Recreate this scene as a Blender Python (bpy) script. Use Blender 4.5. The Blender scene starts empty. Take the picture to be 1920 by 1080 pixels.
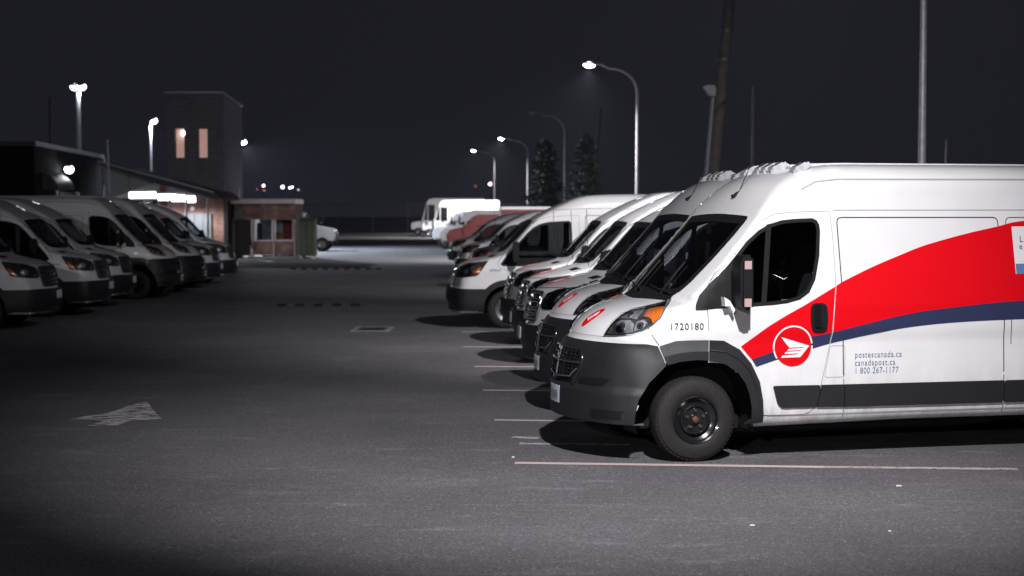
import bpy, bmesh, math, random
import numpy as np
from mathutils import Vector, Matrix
from mathutils.geometry import delaunay_2d_cdt

random.seed(7)
rng = np.random.default_rng(7)
S = bpy.context.scene
COL = S.collection
R = math.radians

# ------------------------------------------------------------------ camera
CAM_H = 2.15
F_PX = 3100.0
PITCH = math.atan(138 / F_PX)
cam_d = bpy.data.cameras.new('camera')
cam_d.sensor_width = 36.0
cam_d.lens = F_PX / 1920 * 36.0
cam_d.clip_end = 3000
cam_d.dof.use_dof = True
cam_d.dof.focus_distance = 15.2
cam_d.dof.aperture_fstop = 2.2
cam = bpy.data.objects.new('camera', cam_d)
cam.location = (0, 0, CAM_H)
cam.rotation_euler = (math.pi / 2 - PITCH, 0, 0)
COL.objects.link(cam)
S.camera = cam

# ------------------------------------------------------------------ night sky
world = bpy.data.worlds.new("World")
S.world = world
world.use_nodes = True
bg = world.node_tree.nodes['Background']
bg.inputs[0].default_value = (0.0110, 0.0114, 0.0158, 1)
bg.inputs[1].default_value = 1.0

S.view_settings.view_transform = 'Standard'
S.view_settings.look = 'None'
S.view_settings.exposure = 0.0
S.view_settings.gamma = 1.0
S.view_settings.use_curve_mapping = False
S.cycles.use_denoising = True
S.cycles.max_bounces = 8
S.cycles.transparent_max_bounces = 12
S.cycles.caustics_reflective = False
S.cycles.caustics_refractive = False
S.cycles.sample_clamp_indirect = 4.0


def lamp_light(name, loc, power, size=0.3, cone=140, blend=0.9, colour=(1.0, 0.97, 0.98), aim=(0, 0, -1), parent=None):
    d = bpy.data.lights.new(name, 'SPOT')
    d.energy = power
    d.shadow_soft_size = size / 2
    d.spot_size = R(cone)
    d.spot_blend = blend
    d.color = colour
    o = bpy.data.objects.new(name, d)
    o.location = loc
    o.rotation_euler = Vector(aim).to_track_quat('-Z', 'Y').to_euler()
    COL.objects.link(o)
    if parent:
        o.parent = parent
    return o


# ------------------------------------------------------------------ materials
MATS = {}


def mat(name, colour, rough=0.6, metal=0.0, coat=0.0, emit=None, estr=0.0, spec=0.5, noise=0.0, nscale=30, bump=0.0, bscale=60, inner=None):
    if name in MATS:
        return MATS[name]
    m = bpy.data.materials.new(name)
    m.use_nodes = True
    nt = m.node_tree
    p = nt.nodes['Principled BSDF']
    c = (*colour, 1)
    p.inputs['Base Color'].default_value = c
    p.inputs['Roughness'].default_value = rough
    p.inputs['Metallic'].default_value = metal
    p.inputs['Coat Weight'].default_value = coat
    p.inputs['Coat Roughness'].default_value = 0.04
    p.inputs['Specular IOR Level'].default_value = spec
    if emit:
        p.inputs['Emission Color'].default_value = (*emit, 1)
        p.inputs['Emission Strength'].default_value = estr
    tc = nt.nodes.new('ShaderNodeTexCoord')
    last = None
    if noise > 0:
        n = nt.nodes.new('ShaderNodeTexNoise')
        n.inputs['Scale'].default_value = nscale
        n.inputs['Detail'].default_value = 6
        nt.links.new(tc.outputs['Object'], n.inputs['Vector'])
        mr = nt.nodes.new('ShaderNodeMapRange')
        mr.inputs['To Min'].default_value = 1 - noise
        mr.inputs['To Max'].default_value = 1 + noise
        mr.inputs['From Min'].default_value = 0.3
        mr.inputs['From Max'].default_value = 0.7
        nt.links.new(n.outputs[0], mr.inputs[0])
        mx = nt.nodes.new('ShaderNodeVectorMath')
        mx.operation = 'SCALE'
        mx.inputs[0].default_value = colour
        nt.links.new(mr.outputs[0], mx.inputs['Scale'])
        nt.links.new(mx.outputs[0], p.inputs['Base Color'])
        last = mx.outputs[0]
    if bump > 0:
        n2 = nt.nodes.new('ShaderNodeTexNoise')
        n2.inputs['Scale'].default_value = bscale
        n2.inputs['Detail'].default_value = 4
        nt.links.new(tc.outputs['Object'], n2.inputs['Vector'])
        b = nt.nodes.new('ShaderNodeBump')
        b.inputs['Strength'].default_value = bump
        b.inputs['Distance'].default_value = 0.01
        nt.links.new(n2.outputs[0], b.inputs['Height'])
        nt.links.new(b.outputs[0], p.inputs['Normal'])
    if inner is not None:      # the unpainted lining on the inside of a shell
        g = nt.nodes.new('ShaderNodeNewGeometry')
        mc = nt.nodes.new('ShaderNodeMix')
        mc.data_type = 'RGBA'
        nt.links.new(g.outputs['Backfacing'], mc.inputs[0])
        mc.inputs[6].default_value = c
        if last is not None:
            nt.links.new(last, mc.inputs[6])
        mc.inputs[7].default_value = (*inner, 1)
        nt.links.new(mc.outputs[2], p.inputs['Base Color'])
    MATS[name] = m
    return m


def glass_mat(name, tint=(0.25, 0.27, 0.3), rough=0.01):
    m = bpy.data.materials.new(name)
    m.use_nodes = True
    nt = m.node_tree
    nt.nodes.clear()
    out = nt.nodes.new('ShaderNodeOutputMaterial')
    tr = nt.nodes.new('ShaderNodeBsdfTransparent')
    tr.inputs[0].default_value = (*tint, 1)
    gl = nt.nodes.new('ShaderNodeBsdfGlossy')
    gl.inputs['Roughness'].default_value = rough
    fr = nt.nodes.new('ShaderNodeFresnel')
    fr.inputs[0].default_value = 1.5
    mx = nt.nodes.new('ShaderNodeMixShader')
    nt.links.new(fr.outputs[0], mx.inputs[0])
    nt.links.new(tr.outputs[0], mx.inputs[1])
    nt.links.new(gl.outputs[0], mx.inputs[2])
    nt.links.new(mx.outputs[0], out.inputs[0])
    return m


PAINT_W = mat('white_paint', (0.74, 0.74, 0.76), 0.35, coat=1.0, noise=0.025, nscale=3, inner=(0.05, 0.05, 0.055))
def grime(m):
    nt = m.node_tree
    L = nt.links.new
    p = nt.nodes['Principled BSDF']
    src = p.inputs['Base Color'].links[0].from_socket
    tc = nt.nodes.new('ShaderNodeTexCoord')
    sx = nt.nodes.new('ShaderNodeSeparateXYZ')
    L(tc.outputs['Object'], sx.inputs[0])
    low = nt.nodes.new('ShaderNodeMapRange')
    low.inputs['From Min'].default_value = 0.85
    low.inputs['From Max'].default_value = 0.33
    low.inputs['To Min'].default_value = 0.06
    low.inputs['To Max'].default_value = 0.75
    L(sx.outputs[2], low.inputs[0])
    mp = nt.nodes.new('ShaderNodeMapping')
    mp.inputs['Scale'].default_value = (5, 5, 1.2)
    L(tc.outputs['Object'], mp.inputs[0])
    n = nt.nodes.new('ShaderNodeTexNoise')
    n.inputs['Scale'].default_value = 1.6
    n.inputs['Detail'].default_value = 8
    n.inputs['Roughness'].default_value = 0.7
    L(mp.outputs[0], n.inputs['Vector'])
    r = nt.nodes.new('ShaderNodeMapRange')
    r.inputs['From Min'].default_value = 0.4
    r.inputs['From Max'].default_value = 0.75
    L(n.outputs[0], r.inputs[0])
    mu = nt.nodes.new('ShaderNodeMath')
    mu.operation = 'MULTIPLY'
    L(low.outputs[0], mu.inputs[0])
    L(r.outputs[0], mu.inputs[1])
    mx = nt.nodes.new('ShaderNodeMix')
    mx.data_type = 'RGBA'
    L(mu.outputs[0], mx.inputs[0])
    L(src, mx.inputs[6])
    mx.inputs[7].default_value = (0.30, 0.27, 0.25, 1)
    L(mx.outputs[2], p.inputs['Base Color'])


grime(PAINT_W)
PAINT_G = mat('dark_grey_paint', (0.06, 0.063, 0.07), 0.35, coat=1.0, inner=(0.05, 0.05, 0.055))
RED = mat('red_vinyl', (0.66, 0.002, 0.008), 0.4, coat=0.25, spec=0.25)
BLUE = mat('blue_vinyl', (0.026, 0.033, 0.085), 0.5, coat=0.12, spec=0.25)
VINYL_W = mat('white_vinyl', (0.74, 0.75, 0.76), 0.5, coat=0.2)
MATTEB = mat('matt_black_print', (0.02, 0.02, 0.024), 0.8)
STEELBLUE = mat('steel_blue_print', (0.11, 0.17, 0.24), 0.5)
STICK_B = mat('light_blue_vinyl', (0.10, 0.2, 0.42), 0.5)
PLASTIC = mat('dark_grey_plastic', (0.0125, 0.0133, 0.0165), 0.5, bump=0.25, bscale=350, noise=0.12, nscale=6)
PLASTIC_F = mat('faded_grey_plastic', (0.065, 0.069, 0.076), 0.55, bump=0.25, bscale=350, noise=0.1, nscale=8)
BLACK = mat('black_plastic', (0.007, 0.007, 0.008), 0.6, spec=0.25)
BLACKG = mat('gloss_black', (0.01, 0.01, 0.012), 0.12, coat=0.8)
SEAM = mat('seam_shadow_gap', (0.03, 0.03, 0.033), 0.9)
SEAML = mat('panel_crease', (0.33, 0.33, 0.35), 0.7)
CHROME = mat('chrome', (0.7, 0.7, 0.72), 0.18, metal=1.0)
CHROMED = mat('worn_chrome', (0.42, 0.42, 0.45), 0.3, metal=1.0)
AMBER = mat('amber_lens', (0.85, 0.2, 0.02), 0.15, coat=1.0)
LAMPIN = mat('headlamp_reflector', (0.62, 0.63, 0.66), 0.25, metal=0.55, noise=0.5, nscale=16, bump=1.0, bscale=22)
LAMPDK = mat('headlamp_housing', (0.06, 0.06, 0.065), 0.25, noise=0.5, nscale=12)
RUBBER = mat('tyre_rubber', (0.0095, 0.008, 0.008), 0.75, noise=0.25, nscale=25, bump=0.4, bscale=80)
RIM = mat('black_steel_rim', (0.010, 0.010, 0.012), 0.22, coat=0.6)
RUST = mat('rusty_hub', (0.10, 0.035, 0.02), 0.7, noise=0.3, nscale=60)
NUT = mat('lug_nut_metal', (0.3, 0.27, 0.24), 0.35, metal=0.9)
PLATE = mat('plate_white', (0.6, 0.62, 0.64), 0.4)
INTER = mat('grey_interior_trim', (0.1, 0.1, 0.1), 0.8)
INTERD = mat('dark_interior', (0.03, 0.03, 0.032), 0.8)
SEATM = mat('seat_cloth', (0.05, 0.052, 0.055), 0.9)
PINK = mat('pink_tape', (0.42, 0.30, 0.29), 0.6)
CLEARL = mat('clear_marker_lens', (0.46, 0.47, 0.50), 0.12, coat=1.0, noise=0.25, nscale=14)
GLASS = glass_mat('tinted_glass', (0.5, 0.53, 0.55))
GLASSD = glass_mat('dark_tinted_glass', (0.42, 0.44, 0.46))
LENSGL = glass_mat('clear_lens_glass', (0.85, 0.86, 0.88), 0.03)
GALV = mat('galvanised_steel', (0.42, 0.41, 0.44), 0.45, metal=0.25, noise=0.15, nscale=8)
GALVD = mat('dull_galvanised_steel', (0.10, 0.10, 0.115), 0.55)
DARKM = mat('dark_metal', (0.06, 0.06, 0.07), 0.5)


# ------------------------------------------------------------------ object helpers
def tag(o, label=None, cat=None, group=None, kind=None):
    if label:
        o['label'] = label
    if cat:
        o['category'] = cat
    if group:
        o['group'] = group
    if kind:
        o['kind'] = kind
    return o


def root(name, label, cat, loc=(0, 0, 0), rz=0.0, group=None):
    o = bpy.data.objects.new(name, None)
    o.empty_display_size = 0.3
    COL.objects.link(o)
    o.location = loc
    o.rotation_euler = (0, 0, rz)
    return tag(o, label, cat, group)


def link_mesh(name, me, m, parent=None):
    if m is not None and not me.materials:
        me.materials.append(m)
    o = bpy.data.objects.new(name, me)
    COL.objects.link(o)
    if parent:
        o.parent = parent
    return o


def obj(name, bm, m, parent=None, smooth=None):
    me = bpy.data.meshes.new(name)
    bmesh.ops.recalc_face_normals(bm, faces=bm.faces)
    if smooth is not None:
        for f in bm.faces:
            f.smooth = True
        for e in bm.edges:
            if len(e.link_faces) == 2 and e.calc_face_angle(0) > R(smooth):
                e.smooth = False
    bm.to_mesh(me)
    bm.free()
    return link_mesh(name, me, m, parent)


def copy_tree(o, parent=None):
    c = o.copy()
    COL.objects.link(c)
    c.parent = parent
    for ch in list(o.children):
        copy_tree(ch, c)
    return c


def b_box(bm, x0, x1, y0, y1, z0, z1, bevel=0.0, seg=2):
    vs = [bm.verts.new(p) for p in ((x0, y0, z0), (x1, y0, z0), (x1, y1, z0), (x0, y1, z0), (x0, y0, z1), (x1, y0, z1), (x1, y1, z1), (x0, y1, z1))]
    fs = [bm.faces.new([vs[i] for i in q]) for q in ((3, 2, 1, 0), (4, 5, 6, 7), (0, 1, 5, 4), (1, 2, 6, 5), (2, 3, 7, 6), (3, 0, 4, 7))]
    if bevel > 0:
        es = list({e for f in fs for e in f.edges})
        bmesh.ops.bevel(bm, geom=es, offset=bevel, segments=seg, affect='EDGES')


def b_prism(bm, pts, axis, a0, a1, bevel=0.0):
    """outline in the other two axes, extruded along axis (0,1,2)"""
    def mk(p, a):
        if axis == 0:
            return (a, p[0], p[1])
        if axis == 1:
            return (p[0], a, p[1])
        return (p[0], p[1], a)
    A = [bm.verts.new(mk(p, a0)) for p in pts]
    B = [bm.verts.new(mk(p, a1)) for p in pts]
    n = len(pts)
    fs = [bm.faces.new(A[::-1]), bm.faces.new(B)]
    for i in range(n):
        fs.append(bm.faces.new((A[i], A[(i + 1) % n], B[(i + 1) % n], B[i])))
    if bevel > 0:
        es = list({e for f in fs for e in f.edges})
        bmesh.ops.bevel(bm, geom=es, offset=bevel, segments=2, affect='EDGES')


def b_tube(bm, pts, rad, seg=8, cap=True):
    pts = [Vector(p) for p in pts]
    if not hasattr(rad, '__len__'):
        rad = [rad] * len(pts)
    rings = []
    prev = None
    for i, p in enumerate(pts):
        t = (pts[min(i + 1, len(pts) - 1)] - pts[max(i - 1, 0)]).normalized()
        if prev is None:
            a = Vector((0, 0, 1)) if abs(t.z) < 0.9 else Vector((1, 0, 0))
            x = t.cross(a).normalized()
        else:
            x = (prev - t * prev.dot(t)).normalized()
        prev = x
        y = t.cross(x)
        rings.append([bm.verts.new(p + (x * math.cos(k * 2 * math.pi / seg) + y * math.sin(k * 2 * math.pi / seg)) * rad[i]) for k in range(seg)])
    for a, b in zip(rings, rings[1:]):
        for k in range(seg):
            bm.faces.new((a[k], a[(k + 1) % seg], b[(k + 1) % seg], b[k]))
    if cap:
        bm.faces.new(rings[0][::-1])
        bm.faces.new(rings[-1])


def b_lathe(bm, prof, seg=32, axis=1, closed=False, cap=True):
    """prof: (radius, offset along axis)"""
    rings = []
    for r, h in prof:
        ring = []
        for k in range(seg):
            a = 2 * math.pi * k / seg
            c, s = r * math.cos(a), r * math.sin(a)
            if axis == 1:
                ring.append(bm.verts.new((c, h, s)))
            elif axis == 2:
                ring.append(bm.verts.new((c, s, h)))
            else:
                ring.append(bm.verts.new((h, c, s)))
        rings.append(ring)
    pairs = list(zip(rings, rings[1:]))
    if closed:
        pairs.append((rings[-1], rings[0]))
    for a, b in pairs:
        for k in range(seg):
            bm.faces.new((a[k], a[(k + 1) % seg], b[(k + 1) % seg], b[k]))
    if not closed and cap:
        for rg, rv in ((rings[0], prof[0]), (rings[-1], prof[-1])):
            if rv[0] > 1e-4:
                bm.faces.new(rg)
    bmesh.ops.remove_doubles(bm, verts=bm.verts, dist=1e-5)


def box(name, m, parent, x0, x1, y0, y1, z0, z1, bevel=0.0, smooth=None):
    bm = bmesh.new()
    b_box(bm, x0, x1, y0, y1, z0, z1, bevel)
    return obj(name, bm, m, parent, smooth)


# a point that the photograph's viewpoint sees at (px, py) of 1920x1080, Y metres ahead
def at(px, py, Y):
    x = (px - 960) / F_PX
    z = (540 - py) / F_PX
    ry = math.cos(PITCH) + z * math.sin(PITCH)
    rz = -math.sin(PITCH) + z * math.cos(PITCH)
    return Vector((x * Y / ry, Y, CAM_H + rz * Y / ry))


def on_ground(px, py):
    x = (px - 960) / F_PX
    z = (540 - py) / F_PX
    ry = math.cos(PITCH) + z * math.sin(PITCH)
    rz = -math.sin(PITCH) + z * math.cos(PITCH)
    t = CAM_H / -rz
    return Vector((x * t, ry * t, 0))


# ------------------------------------------------------------------ ground
def ground_material():
    m = bpy.data.materials.new('asphalt')
    m.use_nodes = True
    nt = m.node_tree
    L = nt.links.new
    p = nt.nodes['Principled BSDF']
    tc = nt.nodes.new('ShaderNodeTexCoord')

    def noise(scale, detail=5, rough=0.6, vec=None):
        n = nt.nodes.new('ShaderNodeTexNoise')
        n.inputs['Scale'].default_value = scale
        n.inputs['Detail'].default_value = detail
        n.inputs['Roughness'].default_value = rough
        L(vec or tc.outputs['Object'], n.inputs['Vector'])
        return n.outputs[0]

    def ramp(src, a, b, lo, hi):
        r = nt.nodes.new('ShaderNodeMapRange')
        r.inputs['From Min'].default_value = a
        r.inputs['From Max'].default_value = b
        r.inputs['To Min'].default_value = lo
        r.inputs['To Max'].default_value = hi
        L(src, r.inputs[0])
        return r.outputs[0]

    def mul(a, b, op='MULTIPLY'):
        n = nt.nodes.new('ShaderNodeMath')
        n.operation = op
        L(a, n.inputs[0])
        if isinstance(b, float):
            n.inputs[1].default_value = b
        else:
            L(b, n.inputs[1])
        return n.outputs[0]
    fine = mul(ramp(noise(150, 3, 0.8), 0.3, 0.7, 0.4, 1.6), ramp(noise(34, 4, 0.9), 0.34, 0.66, 0.42, 1.58))
    mid = ramp(noise(9, 6, 0.65), 0.3, 0.7, 0.86, 1.14)
    big = ramp(noise(0.35, 4, 0.6), 0.3, 0.7, 0.8, 1.2)
    mp = nt.nodes.new('ShaderNodeMapping')
    mp.inputs['Scale'].default_value = (0.9, 3.2, 1)
    mp.inputs['Rotation'].default_value = (0, 0, R(6))
    L(tc.outputs['Object'], mp.inputs[0])
    smear = ramp(noise(1.1, 7, 0.7, mp.outputs[0]), 0.56, 0.70, 1.0, 1.6)
    vo = nt.nodes.new('ShaderNodeTexVoronoi')
    vo.inputs['Scale'].default_value = 62
    L(tc.outputs['Object'], vo.inputs['Vector'])
    vr = nt.nodes.new('ShaderNodeSeparateColor')
    L(vo.outputs['Color'], vr.inputs[0])
    stone = ramp(vr.outputs[0], 0.88, 0.99, 1.0, 3.4)
    near = ramp(vo.outputs['Distance'], 0.25, 0.45, 1.0, 0.0)
    st = nt.nodes.new('ShaderNodeMix')
    st.data_type = 'FLOAT'
    L(near, st.inputs[0])
    st.inputs[2].default_value = 1.0
    L(stone, st.inputs[3])
    v = mul(mul(mul(fine, mid), mul(big, smear)), st.outputs[0])
    sc = nt.nodes.new('ShaderNodeVectorMath')
    sc.operation = 'SCALE'
    sc.inputs[0].default_value = (0.106, 0.103, 0.113)
    L(v, sc.inputs['Scale'])
    L(sc.outputs[0], p.inputs['Base Color'])
    p.inputs['Roughness'].default_value = 0.86
    p.inputs['Specular IOR Level'].default_value = 0.3
    b = nt.nodes.new('ShaderNodeBump')
    b.inputs['Strength'].default_value = 0.55
    b.inputs['Distance'].default_value = 0.012
    L(noise(60, 4, 0.85), b.inputs['Height'])
    L(b.outputs[0], p.inputs['Normal'])
    return m


def worn_paint(name, colour, cover=0.5, scale=6.0, stretch=(1, 1, 1)):
    """road paint, worn through to the asphalt in patches"""
    m = bpy.data.materials.new(name)
    m.use_nodes = True
    nt = m.node_tree
    L = nt.links.new
    p = nt.nodes['Principled BSDF']
    p.inputs['Base Color'].default_value = (*colour, 1)
    p.inputs['Roughness'].default_value = 0.75
    tc = nt.nodes.new('ShaderNodeTexCoord')
    mp = nt.nodes.new('ShaderNodeMapping')
    mp.inputs['Scale'].default_value = stretch
    L(tc.outputs['Object'], mp.inputs[0])
    n = nt.nodes.new('ShaderNodeTexNoise')
    n.inputs['Scale'].default_value = scale
    n.inputs['Detail'].default_value = 9
    n.inputs['Roughness'].default_value = 0.75
    L(mp.outputs[0], n.inputs['Vector'])
    r = nt.nodes.new('ShaderNodeMapRange')
    r.inputs['From Min'].default_value = 1 - cover - 0.06
    r.inputs['From Max'].default_value = 1 - cover + 0.06
    L(n.outputs[0], r.inputs[0])
    tr = nt.nodes.new('ShaderNodeBsdfTransparent')
    mx = nt.nodes.new('ShaderNodeMixShader')
    L(r.outputs[0], mx.inputs[0])
    L(tr.outputs[0], mx.inputs[1])
    L(p.outputs[0], mx.inputs[2])
    L(mx.outputs[0], nt.nodes['Material Output'].inputs[0])
    return m


bm = bmesh.new()
bmesh.ops.create_grid(bm, x_segments=4, y_segments=4, size=1400)
ground = obj('ground', bm, ground_material())
tag(ground, 'dark worn asphalt of the parking lot', kind='structure')

LINE = worn_paint('worn_line_paint', (0.50, 0.42, 0.41), 0.70, 14)
LINE2 = worn_paint('very_worn_line_paint', (0.42, 0.36, 0.35), 0.57, 10)
lines = [((965, 868.5), (1560, 876.5), LINE), ((1545, 876.3), (1908, 880.5), LINE2), ((974, 832), (1180, 834.5), LINE2), ((927, 788), (1240, 792), LINE),
         ((905, 732), (1200, 734.5), LINE), ((889, 687.5), (1160, 689), LINE), ((869, 650.5), (1120, 652), LINE), ((866, 622.5), (1060, 621), LINE),
         ((838, 516), (900, 516.3), LINE2), ((832, 489.5), (885, 489.5), LINE2), ((960, 820), (1010, 822), LINE2)]
for k, (a, b, m) in enumerate(lines):
    A, B = on_ground(*a), on_ground(*b)
    d = (B - A).normalized()
    n = Vector((-d.y, d.x, 0)) * (0.055 if k < 8 else 0.06)
    bm = bmesh.new()
    for p in (A - n, B - n, B + n, A + n):
        bm.verts.new((p.x, p.y, 0.004 + 0.0005 * (k % 2)))
    bm.faces.new(bm.verts)
    o = obj('parking_line', bm, m, ground)
arrow = [(125, 788), (160, 781), (190, 777), (215, 771), (245, 760), (277, 753.5), (282, 762), (290, 773), (303, 786), (270, 788), (245, 789), (222, 798), (162, 799), (195, 790), (170, 787)]
bm = bmesh.new()
bm.faces.new([bm.verts.new((on_ground(*p).x, on_ground(*p).y, 0.004)) for p in arrow])
bmesh.ops.triangulate(bm, faces=bm.faces)
obj('direction_arrow', bm, worn_paint('worn_arrow_paint', (0.45, 0.43, 0.45), 0.53, 4.5, (1.0, 1.7, 1)), ground)['label'] = 'faded white arrow painted on the asphalt'


# ------------------------------------------------------------------ van skins (signed distance of a rounded body)
def catmull(pts, n=7):
    P = np.array(pts, float)
    out = []
    m = len(P)
    for i in range(m):
        p0, p1, p2, p3 = P[(i - 1) % m], P[i], P[(i + 1) % m], P[(i + 2) % m]
        d = np.linalg.norm(p2 - p1)
        if d > 0.9:      # long straight runs stay straight
            for k in range(n):
                out.append(p1 + (p2 - p1) * k / n)
            continue
        for k in range(n):
            t = k / n
            out.append(0.5 * ((2 * p1) + (-p0 + p2) * t + (2 * p0 - 5 * p1 + 4 * p2 - p3) * t * t + (-p0 + 3 * p1 - 3 * p2 + p3) * t ** 3))
    return np.array(out)


def poly_sdf(P, x, y):
    sh = x.shape
    x = x.ravel()
    y = y.ravel()
    out = np.empty(len(x))
    A = P
    B = np.roll(P, -1, 0)
    E = B - A
    L2 = (E ** 2).sum(1)
    for s in range(0, len(x), 4000):
        X = x[s:s + 4000, None]
        Y = y[s:s + 4000, None]
        dx, dy = X - A[:, 0], Y - A[:, 1]
        t = np.clip((dx * E[:, 0] + dy * E[:, 1]) / L2, 0, 1)
        d = np.sqrt(((dx - t * E[:, 0]) ** 2 + (dy - t * E[:, 1]) ** 2).min(1))
        c = ((A[:, 1] > Y) != (B[:, 1] > Y)) & (X < (B[:, 0] - A[:, 0]) * (Y - A[:, 1]) / (B[:, 1] - A[:, 1] + 1e-12) + A[:, 0])
        ins = c.sum(1) % 2 == 1
        out[s:s + 4000] = np.where(ins, -d, d)
    return out.reshape(sh)


def sstep(x, a, b):
    t = np.clip((x - a) / (b - a), 0, 1)
    return t * t * (3 - 2 * t)


class Skin:
    def __init__(s, prof, length, side, bow, kk, taper, crown=0.05, bulge=None, spine=(1.3, 1.15)):
        s.P = catmull(prof)
        s.L = length
        s.side, s.bow, s.kk, s.taper, s.crown = side, bow, kk, taper, crown
        s.bulge = bulge
        s.spine = spine

    def f(s, u, v, w):
        av = np.abs(v)
        bow = np.interp(w, *s.bow) * v * v
        d1 = poly_sdf(s.P, u - bow * np.clip(1.6 - u * 0.5, 0, 1), w + s.crown * v * v)
        V = np.interp(w, *s.side)
        V = V - s.taper[1] * np.clip((s.taper[0] - u) / s.taper[0], 0, 2) ** 2
        if s.bulge:
            V = V + s.bulge(u, w)
        d2 = av - V
        k = np.interp(w, *s.kk)
        h = np.clip(0.5 + 0.5 * (d1 - d2) / k, 0, 1)
        return d2 * (1 - h) + d1 * h + k * h * (1 - h)

    def cast(s, O, D, t0, t1, off=0.0):
        """point on the level f=off between O+D*t0 (outside) and O+D*t1 (inside)"""
        a = np.full(len(O), float(t0))
        b = np.full(len(O), float(t1))
        fn = lambda t: s.f(*(O + D * t[:, None]).T) - off
        fa, fb = fn(a), fn(b)
        for i in range(14):
            g = np.abs(fb - fa) > 1e-9
            m = np.where((i % 3 == 2) | ~g, 0.5 * (a + b), (a * fb - b * fa) / np.where(g, fb - fa, 1.0))
            m = np.clip(m, np.minimum(a, b) + 0, np.maximum(a, b))
            fm = fn(m)
            pos = fm > 0
            a = np.where(pos, m, a)
            fa = np.where(pos, fm, fa)
            b = np.where(pos, b, m)
            fb = np.where(pos, fb, fm)
        g = np.abs(fb - fa) > 1e-9
        t = np.where(g, (a * fb - b * fa) / np.where(g, fb - fa, 1.0), a)
        t = np.clip(t, np.minimum(a, b), np.maximum(a, b))
        return O + D * t[:, None]

    def normal(s, P):
        h = 0.004
        g = np.stack([s.f(*(P + np.eye(3)[i] * h).T) - s.f(*(P - np.eye(3)[i] * h).T) for i in range(3)], 1)
        return g / (np.linalg.norm(g, axis=1)[:, None] + 1e-9)

    # projections of 2-D drawings onto the skin
    def side_p(s, Q, off, sg=-1):
        Q = np.asarray(Q, float)
        O = np.stack([Q[:, 0], np.zeros(len(Q)), Q[:, 1]], 1)
        D = np.tile([0, float(sg), 0], (len(Q), 1))
        return s.cast(O, D, 1.5, 0.0, off)

    def front_p(s, Q, off, sg=1):      # Q = (v, w)
        Q = np.asarray(Q, float)
        O = np.stack([np.full(len(Q), 2.2), Q[:, 0], Q[:, 1]], 1)
        D = np.tile([-1.0, 0, 0], (len(Q), 1))
        return s.cast(O, D, 3.0, 0.0, off)

    def top_p(s, Q, off, sg=1):        # Q = (u, v)
        Q = np.asarray(Q, float)
        O = np.stack([Q[:, 0], Q[:, 1], np.full(len(Q), 0.7)], 1)
        D = np.tile([0, 0, 1.0], (len(Q), 1))
        return s.cast(O, D, 2.4, 0.0, off)

    def wrap_p(s, Q, off, sg=-1):      # Q = (azimuth, w); azimuth 0 is straight ahead, towards side sg
        Q = np.asarray(Q, float)
        O = np.stack([np.full(len(Q), 1.25), np.zeros(len(Q)), Q[:, 1]], 1)
        D = np.stack([-np.cos(Q[:, 0]), sg * np.sin(Q[:, 0]), np.zeros(len(Q))], 1)
        return s.cast(O, D, 2.6, 0.0, off)


def mesh_np(name, V, F, N=None):
    me = bpy.data.meshes.new(name)
    me.from_pydata([tuple(map(float, v)) for v in V], [], F)
    me.polygons.foreach_set('use_smooth', [True] * len(me.polygons))
    me.update()
    if N is not None:
        me.normals_split_custom_set_from_vertices([tuple(map(float, n)) for n in N])
    return me


def pip(P, x, y):
    P = np.asarray(P)
    A, B = P, np.roll(P, -1, 0)
    c = ((A[:, 1] > y) != (B[:, 1] > y)) & (x < (B[:, 0] - A[:, 0]) * (y - A[:, 1]) / (B[:, 1] - A[:, 1] + 1e-12) + A[:, 0])
    return c.sum() % 2 == 1


def densify(P, d, closed=True):
    P = [np.array(p, float) for p in P]
    out = []
    n = len(P)
    for i in range(n if closed else n - 1):
        a, b = P[i], P[(i + 1) % n]
        k = max(1, int(np.linalg.norm(b - a) / d))
        for j in range(k):
            out.append(a + (b - a) * j / k)
    if not closed:
        out.append(P[-1])
    return out


def rounded(P, r, n=4):
    """round every corner of a polygon"""
    P = [np.array(p, float) for p in P]
    out = []
    m = len(P)
    for i in range(m):
        a, b, c = P[i - 1], P[i], P[(i + 1) % m]
        la, lc = np.linalg.norm(a - b), np.linalg.norm(c - b)
        ra = min(r, la * 0.45, lc * 0.45)
        p, q = b + (a - b) / la * ra, b + (c - b) / lc * ra
        for k in range(n + 1):
            t = k / n
            out.append((1 - t) ** 2 * p + 2 * t * (1 - t) * b + t * t * q)
    return out


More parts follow.
